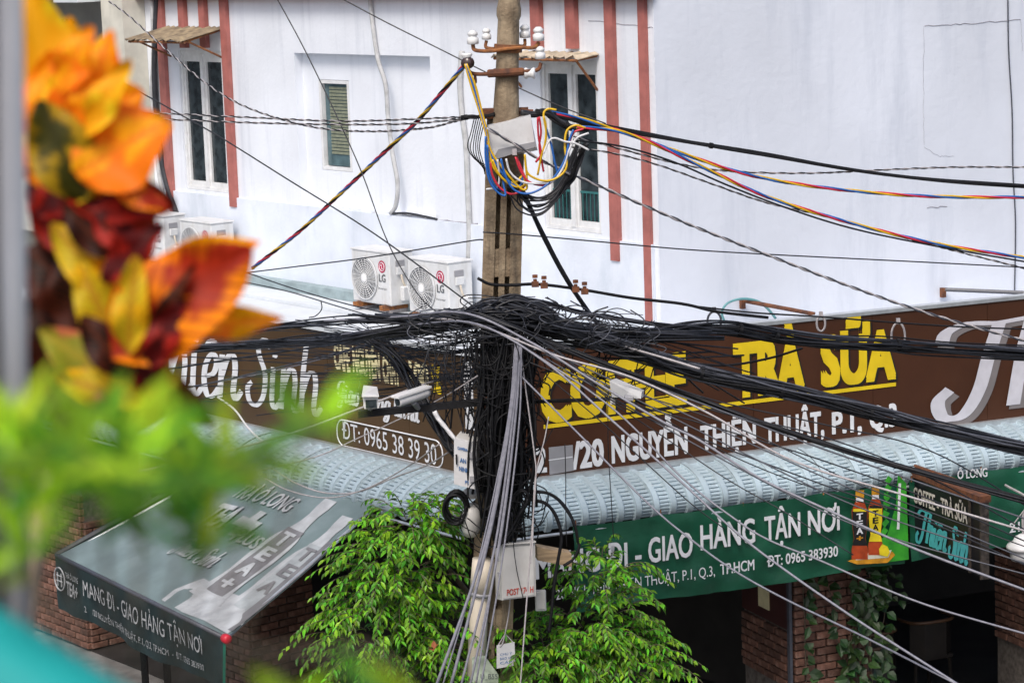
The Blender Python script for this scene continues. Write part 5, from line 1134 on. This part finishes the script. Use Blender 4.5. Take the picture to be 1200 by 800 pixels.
# ------------------------------------------------------------------ plants
def leaf_add(m, p, d, up, ln, wd, curl=.15):
    d = d.normalized(); s = d.cross(up); s = s.normalized() if s.length > 1e-4 else Vector((1, 0, 0)); n = s.cross(d)
    a = p+d*(ln*.35)-n*(curl*ln*.05); b_ = p+d*(ln*.7)-n*(curl*ln*.2); t = p+d*ln-n*(curl*ln*.5)
    f = n*(wd*.16)
    m.add([p, a+s*(wd*.5)+f, a-s*(wd*.5)+f, b_+s*(wd*.36)+f, b_-s*(wd*.36)+f, t, a, b_], [(0, 6, 1), (0, 2, 6), (6, 7, 3, 1), (6, 2, 4, 7), (7, 5, 3), (7, 4, 5)])
def rvec(): 
    while True:
        v = Vector((rng.uniform(-1, 1), rng.uniform(-1, 1), rng.uniform(-1, 1)))
        if .05 < v.length <= 1: return v
TR = thing('ficus_tree', Vector((.05, 18.35, .14)), 'bushy green ficus tree growing round the foot of the utility pole', 'tree')
TB = Vector((.05, 18.35, .12))
part('trunk', m_bark, TR, lambda m: m.tube(spline([TB, TB+Vector((-.03, .02, .6)), TB+Vector((.03, -.05, 1.2)), TB+Vector((-.02, -.05, 1.75))], 5), [.10-.004*i for i in range(16)], 10), True)
lobes = [(465, 668, 82, 78, 17.75, .50), (450, 735, 92, 85, 17.65, .50), (520, 750, 70, 80, 17.7, .4), (640, 770, 60, 60, 17.55, .35), (695, 735, 78, 72, 17.8, .5), (735, 775, 72, 62, 17.75, .5), (705, 672, 50, 36, 17.9, .35), (610, 800, 120, 60, 17.7, .5), (480, 612, 62, 32, 17.8, .35)]
tot = [145, 150, 95, 62, 135, 125, 38, 100, 70]
leafm = MB(); twm = MB(); limbs = []
for (cx, cy, rx, ry, Y, rd), cnt in zip(lobes, tot):
    c = PX(cx, cy, Y); k = mpp(Y); limbs.append(c)
    for i in range(cnt):
        v = rvec()
        if v.length < .45: v = v.normalized()*rng.uniform(.45, 1)
        p0 = c+Vector((v.x*rx*k*.75, v.y*rd*.8, v.z*ry*k*.72))
        out = Vector((v.x, v.y*.9-.25, v.z*.4+.25)).normalized(); ln = rng.uniform(.14, .40); pts = []
        for s in range(6):
            t = s/5; pts.append(p0+out*(ln*t)+Vector((0, 0, -.34*ln*t*t*1.6)))
        twm.tube(pts, [.004, .0035, .003, .0025, .002, .0015], 4)
        nl = rng.randint(11, 17)
        for j in range(nl):
            t = (j+.6)/nl; f = t*5; a = int(min(4, f)); q = pts[a].lerp(pts[a+1], f-a); dirt = (pts[a+1]-pts[a]).normalized()
            sd_ = dirt.cross(Vector((0, 0, 1))).normalized()*(1 if j % 2 else -1)
            d = (dirt*.75+sd_*.75+Vector((rng.uniform(-.3, .3), rng.uniform(-.3, .2), -rng.uniform(.05, .8))))
            leaf_add(leafm, q, d, Vector((rng.uniform(-.3, .3), rng.uniform(-.5, .1), 1)), rng.uniform(.045, .085), rng.uniform(.019, .031), rng.uniform(.1, .6))
o_ = leafm.build('crown', m_leaf, TR); o_['kind'] = 'stuff'
twm.build('twigs', m_bark, TR)['kind'] = 'stuff'
for c in limbs:
    part('limb', m_bark, TR, lambda m, c=c: m.tube(spline([TB+Vector((0, -.03, 1.1)), (TB+Vector((0, 0, 1.6)))*.6+c*.4+Vector((0, 0, .1)), c], 5), [.045, .042, .04, .036, .032, .028, .024, .02, .016, .012, .008], 7), True)
def dry(m):
    for k in range(5): leaf_add(m, PX(508+rng.uniform(-4, 4), 760+rng.uniform(-3, 3), 17.1), rvec(), Vector((0, 0, 1)), .06, .04, .6)
part('dry_leaf', mat('dry_leaf', (.25, .08, .03), .8), TR, dry)
# climbing vine on the right pillar
VT = thing('climbing_vine', R.P(3.2, .05, .15), 'dark green heart leaved vine climbing the right brick pillar', 'plant')
vm = MB(); stem = MB()
for k in range(9):
    u = rng.uniform(2.9, 3.62); pts = [R.P(u+rng.uniform(-.05, .05), .03, .16)]; z = .16
    while z < rng.uniform(1.6, 2.35): z += .22; u = min(3.72, max(2.86, u+rng.uniform(-.09, .10))); pts.append(R.P(u, .035+rng.uniform(0, .04), z))
    q = spline(pts, 4); stem.tube(q, .005, 4)
    for p in q:
        if rng.random() < .85 and p.z > .7:
            d = Vector((rng.uniform(-1, 1), 0, rng.uniform(-1.2, .3)))+R.n*rng.uniform(.1, .7); leaf_add(vm, p+R.n*rng.uniform(.01, .08), d, R.n+Vector((0, 0, .4)), rng.uniform(.07, .14), rng.uniform(.06, .11), .3)
for k in range(46):
    p = R.P(rng.uniform(3.5, 3.85), rng.uniform(-.1, .15), rng.uniform(1.5, 2.1)); leaf_add(vm, p, Vector((rng.uniform(-1, 1), -.4, rng.uniform(-1, .2))), R.n+Vector((0, 0, .4)), rng.uniform(.06, .11), rng.uniform(.05, .09), .3)
vm.build('foliage', m_vine, VT)['kind'] = 'stuff'; stem.build('stems', m_bark, VT)['kind'] = 'stuff'
# chairs inside
def chair(u, d, lab):
    p = R.P(u, -d, .156); t_ = thing('chair', p, lab, 'chair', 'chairs inside the dark shop'); X = R.u; N = R.n
    Q = lambda x, o, z: p+X*x+N*o+Vector((0, 0, z))
    part('seat', m_chair, t_, lambda m: m.bbox(Q(0, 0, .44), X*.22, N*.22, Vector((0, 0, .025)), .01))
    for x in (-.19, .19):
        for o in (-.19, .19): part('leg', m_chair, t_, lambda m, x=x, o=o: m.tube([Q(x*1.1, o*1.1, 0), Q(x, o, .42)], .018, 6))
    part('back_rail', mat('worn_back_rail', (.10, .05, .025), .45), t_, lambda m: m.tube(spline([Q(-.25, -.1, .80), Q(-.24, .16, .81), Q(-.12, .27, .82), Q(.12, .27, .82), Q(.24, .16, .81), Q(.25, -.1, .80)], 4), .018, 6), True)
    part('back_panel', m_chair, t_, lambda m: m.add([Q(x, o, z) for z in (.46, .80) for x, o in ((-.23, .15), (-.12, .25), (.12, .25), (.23, .15))], [(0, 1, 5, 4), (1, 2, 6, 5), (2, 3, 7, 6)]))
chair(4.15, 1.1, 'dark chair with a curved pale rail inside the shop, left of the back pair'); chair(4.85, 1.2, 'dark chair with a curved pale rail inside the shop, at the far right'); chair(3.9, .7, 'dark chair just right of the vine covered pillar at the bottom edge'); chair(1.75, 1.3, 'dark chair in the opening left of the maroon board')
# ------------------------------------------------------------------ foreground: post, ledge, planter, croton and green plant
GP = thing('metal_post', PX(4, 1000, 1.8), 'blurred grey metal post at the far left edge close to the viewer', 'post')
part('tube', m_post, GP, lambda m: m.tube([PX(-3, -120, 1.8), PX(16, 1150, 1.8)], .0175, 20), True)
part('edge_strip', mat('brown_grey_strip', (.20, .18, .16), .6), GP, lambda m: m.tube([PX(-22, -120, 1.775), PX(-4, 1150, 1.775)], .010, 10), True)
tl0, tl1 = PX(-60, 765, 1.05), PX(200, 925, 1.05); td = (tl1-tl0)
TL = thing('balcony_ledge', (tl0+tl1)/2-Vector((0, 0, .2)), 'blurred teal painted rail in the lower left corner close to the viewer', 'railing')
part('rail', m_tealrail, TL, lambda m: m.tube([tl0+td*(k/6-.4) for k in range(11)], .029, 18), True)
part('baluster', m_tealrail, TL, lambda m: [m.tube([tl0+td*k, tl0+td*k-Vector((0, 0, 1.0))], .012, 8) for k in (.1, .5, .9)] and None, True)
PL = thing('planter_trough', PX(120, 1150, 2.1)-Vector((0, 0, .45)), 'terracotta planter trough below the frame holding the foreground plants', 'planter')
pc = PX(150, 1010, 2.2)-Vector((0, 0, .45))
part('body', m_terra, PL, lambda m: m.bbox(pc, (.42, 0, 0), (0, .5, 0), (0, 0, .09), .02))
part('soil', m_bark, PL, lambda m: m.box(pc+Vector((0, 0, .092)), (.39, 0, 0), (0, .47, 0), (0, 0, .006)))
m_stem = mat('pale_brown_stem', (.36, .27, .20), .8, .15, 20)
CT = thing('croton_plant', PX(110, 960, 2.5), 'croton with big orange, yellow and dark red leaves, blurred at the upper left', 'plant')
def leafmat(name, a, b_, vein, mid=.0, trans=.3):
    m = bpy.data.materials.new(name); m.use_nodes = True; t = m.node_tree; N = t.nodes; K = t.links; b = N['Principled BSDF']; b.inputs['Roughness'].default_value = .5; b.inputs['Specular IOR Level'].default_value = .18
    tc = N.new('ShaderNodeTexCoord'); sp = N.new('ShaderNodeSeparateXYZ'); K.new(tc.outputs['Object'], sp.inputs[0])
    nz = N.new('ShaderNodeTexNoise'); nz.inputs['Scale'].default_value = 3.5; nz.inputs['Detail'].default_value = 3; K.new(tc.outputs['Object'], nz.inputs[0])
    rp = N.new('ShaderNodeValToRGB'); rp.color_ramp.elements[0].position = .38; rp.color_ramp.elements[1].position = .62; rp.color_ramp.elements[0].color = (*a, 1); rp.color_ramp.elements[1].color = (*b_, 1)
    ab = N.new('ShaderNodeMath'); ab.operation = 'ABSOLUTE'; K.new(sp.outputs[1], ab.inputs[0])
    ad = N.new('ShaderNodeMath'); ad.operation = 'MULTIPLY_ADD'; ad.inputs[1].default_value = 1.9; K.new(ab.outputs[0], ad.inputs[0]); n2 = N.new('ShaderNodeMath'); n2.operation = 'MULTIPLY_ADD'; n2.inputs[1].default_value = 1.7; n2.inputs[2].default_value = -.62; K.new(nz.outputs[0], n2.inputs[0]); K.new(n2.outputs[0], ad.inputs[2]); K.new(ad.outputs[0], rp.inputs[0])
    mu = N.new('ShaderNodeMath'); mu.operation = 'MULTIPLY_ADD'; mu.inputs[1].default_value = -1.1; K.new(ab.outputs[0], mu.inputs[0]); K.new(sp.outputs[0], mu.inputs[2])
    m9 = N.new('ShaderNodeMath'); m9.operation = 'MULTIPLY'; m9.inputs[1].default_value = 9; K.new(mu.outputs[0], m9.inputs[0]); fr = N.new('ShaderNodeMath'); fr.operation = 'FRACT'; K.new(m9.outputs[0], fr.inputs[0])
    lt = N.new('ShaderNodeMath'); lt.operation = 'LESS_THAN'; lt.inputs[1].default_value = .22; K.new(fr.outputs[0], lt.inputs[0])
    l2 = N.new('ShaderNodeMath'); l2.operation = 'LESS_THAN'; l2.inputs[1].default_value = .035; K.new(ab.outputs[0], l2.inputs[0])
    mx_ = N.new('ShaderNodeMath'); mx_.operation = 'MAXIMUM'; K.new(lt.outputs[0], mx_.inputs[0]); K.new(l2.outputs[0], mx_.inputs[1])
    ml = N.new('ShaderNodeMath'); ml.operation = 'MULTIPLY'; ml.inputs[1].default_value = .7; K.new(mx_.outputs[0], ml.inputs[0])
    mx = N.new('ShaderNodeMix'); mx.data_type = 'RGBA'; mx.inputs[7].default_value = (*vein, 1); K.new(ml.outputs[0], mx.inputs[0]); K.new(rp.outputs[0], mx.inputs[6]); K.new(mx.outputs[2], b.inputs['Base Color'])
    tr = N.new('ShaderNodeBsdfTranslucent'); K.new(mx.outputs[2], tr.inputs[0]); ms = N.new('ShaderNodeMixShader'); ms.inputs[0].default_value = trans; K.new(b.outputs[0], ms.inputs[1]); K.new(tr.outputs[0], ms.inputs[2]); K.new(ms.outputs[0], N['Material Output'].inputs[0])
    return m
LM = {'Y': leafmat('croton_yellow', (.90, .40, .004), (.90, .62, .015), (.85, .40, .006)), 'O': leafmat('croton_orange', (.95, .42, .004), (.92, .20, .004), (.85, .18, .004)), 'OR': leafmat('croton_orange_red', (.40, .030, .008), (.95, .26, .004), (.30, .02, .006)),
 'R': leafmat('croton_dark_red', (.10, .004, .004), (.42, .02, .010), (.06, .003, .003)), 'D': leafmat('croton_dark', (.015, .006, .004), (.06, .012, .006), (.10, .02, .005)), 'G': leafmat('croton_olive', (.05, .05, .005), (.45, .28, .008), (.03, .03, .004)), 'YG': leafmat('croton_yellow_green', (.62, .46, .012), (.90, .50, .008), (.45, .20, .01)), 'P': leafmat('croton_pink', (.25, .26, .02), (.60, .12, .07), (.40, .30, .02))}
def leaf_mesh(seed, ratio, wave):
    r_ = random.Random(seed); nu, nv = 14, 8; vs = []; ph = r_.uniform(0, 6)
    for i in range(nu+1):
        t = i/nu; hw = ratio*.5*(math.sin(math.pi*min(1, t*.97+.015))**.72)*(1.12-.35*t)
        for j in range(nv+1):
            s = 2*j/nv-1; y = s*hw; z = .12*abs(s)*hw*2-.22*(t-.45)**2+wave*math.sin(t*11+ph+s*1.5)*abs(s)*.05
            vs.append((t, y, z))
    return vs, [(i*(nv+1)+j, (i+1)*(nv+1)+j, (i+1)*(nv+1)+j+1, i*(nv+1)+j+1) for i in range(nu) for j in range(nv)]
def croton(bx, by, tx, ty, wpx, mt, Y=2.5, dy=0.0, face=(0, -1, .35), roll=0.0, seed=0):
    p = PX(bx, by, Y); q = PX(tx, ty, Y+dy); d = q-p; ln = d.length; x = d.normalized(); f = Vector(face); z = (f-x*f.dot(x)).normalized(); y = z.cross(x)
    vs, fs = leaf_mesh(seed*7+int(tx), 1.15*wpx/math.hypot(tx-bx, ty-by), 1.5); me = bpy.data.meshes.new('leaf'); me.from_pydata(vs, [], fs); me.materials.append(LM[mt]); me.polygons.foreach_set('use_smooth', [True]*len(fs))
    o = bpy.data.objects.new('leaf', me); M = Matrix((x, y, z)).transposed().to_4x4(); o.matrix_basis = Matrix.Translation(p-wloc(CT)) @ M @ Matrix.Scale(ln, 4) @ Matrix.Rotation(roll, 4, 'X'); link(o, CT)
part('stem', m_stem, CT, lambda m: m.tube(spline([PX(20, 960, 2.5), PX(30, 700, 2.52), PX(85, 450, 2.57), PX(85, 200, 2.56), PX(80, 120, 2.56)], 5), .013, 8), True)
for a in [(78, 215, 28, -30, 88, 'Y', 2.50), (85, 215, 128, 36, 80, 'O', 2.47), (70, 225, 80, 20, 70, 'Y', 2.53), (72, 175, 124, 88, 40, 'O', 2.44, 0), (88, 205, 196, 140, 100, 'O', 2.42), (60, 120, 130, 190, 60, 'OR', 2.52), (100, 235, 45, 118, 74, 'G', 2.43), (75, 225, 205, 238, 64, 'R', 2.44), (92, 215, 40, 250, 46, 'R', 2.46), (130, 215, 200, 245, 30, 'OR', 2.41),
          (140, 350, 60, 262, 52, 'YG', 2.44), (150, 430, 88, 300, 52, 'YG', 2.43), (128, 415, 292, 290, 108, 'OR', 2.38), (150, 350, 302, 282, 62, 'O', 2.40), (150, 415, 158, 300, 40, 'YG', 2.37), (215, 385, 330, 372, 36, 'O', 2.46), (150, 420, 128, 250, 48, 'O', 2.45), (155, 330, 170, 225, 40, 'OR', 2.48), (105, 300, 35, 215, 60, 'R', 2.5), (95, 330, 40, 300, 60, 'D', 2.55), (105, 420, 40, 330, 90, 'D', 2.56), (95, 300, 110, 210, 70, 'D', 2.58), (90, 400, 150, 300, 90, 'D', 2.58), (110, 480, 180, 420, 80, 'D', 2.56), (110, 480, 200, 470, 60, 'D', 2.54), (90, 480, 45, 400, 60, 'D', 2.55),
          (160, 465, 46, 385, 60, 'P', 2.42), (170, 470, 62, 440, 44, 'YG', 2.41), (150, 420, 250, 498, 40, 'R', 2.42), (60, 200, 20, 90, 50, 'OR', 2.57), (110, 120, 150, 130, 50, 'O', 2.5), (90, 430, 140, 480, 60, 'D', 2.5), (70, 260, 45, 190, 50, 'D', 2.53), (120, 260, 140, 320, 60, 'D', 2.6), (60, 350, 60, 460, 60, 'D', 2.58), (50, 170, 165, 105, 90, 'O', 2.46), (60, 190, 60, 60, 70, 'O', 2.49), (55, 130, 100, 95, 50, 'Y', 2.47), (75, 210, 150, 190, 60, 'O', 2.45), (115, 175, 190, 175, 60, 'O', 2.43), (60, 220, 40, 160, 50, 'OR', 2.48), (80, 240, 110, 150, 60, 'G', 2.44), (110, 320, 140, 260, 40, 'R', 2.46), (170, 400, 240, 330, 80, 'OR', 2.40), (40, 440, 100, 490, 60, 'D', 2.58), (120, 330, 190, 262, 40, 'R', 2.42), (110, 250, 165, 290, 44, 'R', 2.43), (130, 300, 75, 240, 40, 'D', 2.43), (150, 440, 95, 370, 44, 'D', 2.40), (175, 430, 215, 350, 36, 'R', 2.365), (165, 420, 225, 310, 20, 'D', 2.37), (100, 160, 150, 70, 34, 'Y', 2.41), (70, 110, 105, 30, 40, 'O', 2.44), (110, 360, 30, 290, 80, 'D', 2.52), (100, 300, 38, 235, 60, 'D', 2.52), (80, 440, 38, 350, 70, 'D', 2.52), (170, 490, 120, 400, 60, 'D', 2.5), (60, 490, 40, 420, 70, 'D', 2.52), (200, 480, 150, 420, 60, 'D', 2.52), (110, 390, 70, 300, 70, 'D', 2.5), (150, 400, 120, 330, 60, 'D', 2.5)]:
    croton(*a, seed=len(a))
GF = thing('leafy_green_plant', PX(150, 950, 1.35), 'bright green small leaved plant blurred across the lower left foreground', 'plant')
gl = MB(); gd = MB(); gs = MB()
blobs = [(60, 535, 90, 42, 1.35, 80, 0), (165, 540, 105, 42, 1.32, 85, 0), (255, 545, 48, 34, 1.34, 22, 0), (25, 610, 40, 65, 1.38, 26, 0), (215, 600, 60, 42, 1.38, 26, 1), (120, 575, 100, 28, 1.42, 26, 1), (362, 498, 26, 22, 1.3, 8, 0), (248, 640, 26, 20, 1.36, 8, 1), (305, 525, 38, 18, 1.3, 6, 0), (28, 655, 28, 32, 1.36, 9, 0), (355, 822, 40, 20, 1.25, 5, 0), (430, 830, 60, 18, 1.25, 5, 1), (520, 828, 60, 14, 1.25, 5, 0)]
for (cx, cy, rx, ry, Y, n, k) in blobs:
    Y *= .80
    for i in range(max(3, int(n*1.0))):
        v = rvec(); p = PX(cx+v.x*rx, cy+v.y*ry, Y+v.z*.10); d = Vector((rng.uniform(-1, 1), rng.uniform(-.6, .2), rng.uniform(-.3, 1.1)))
        leaf_add(gd if (k and rng.random() < .8) or rng.random() < .38 else gl, p, d, Vector((rng.uniform(-.4, .4), -.8, .6)), rng.uniform(.020, .038), rng.uniform(.004, .008), .4)
    c0 = PX(cx, cy, Y); gs.tube(spline([PX(150, 950, 1.35), PX(150*.4+cx*.6, 760, Y), PX(cx, cy+ry*.5, Y), c0], 4), .0012, 4)
gl.build('foliage', m_lime_leaf, GF)['kind'] = 'stuff'; gd.build('foliage', m_green_leaf, GF)['kind'] = 'stuff'; gs.build('stems', m_bark, GF)['kind'] = 'stuff'
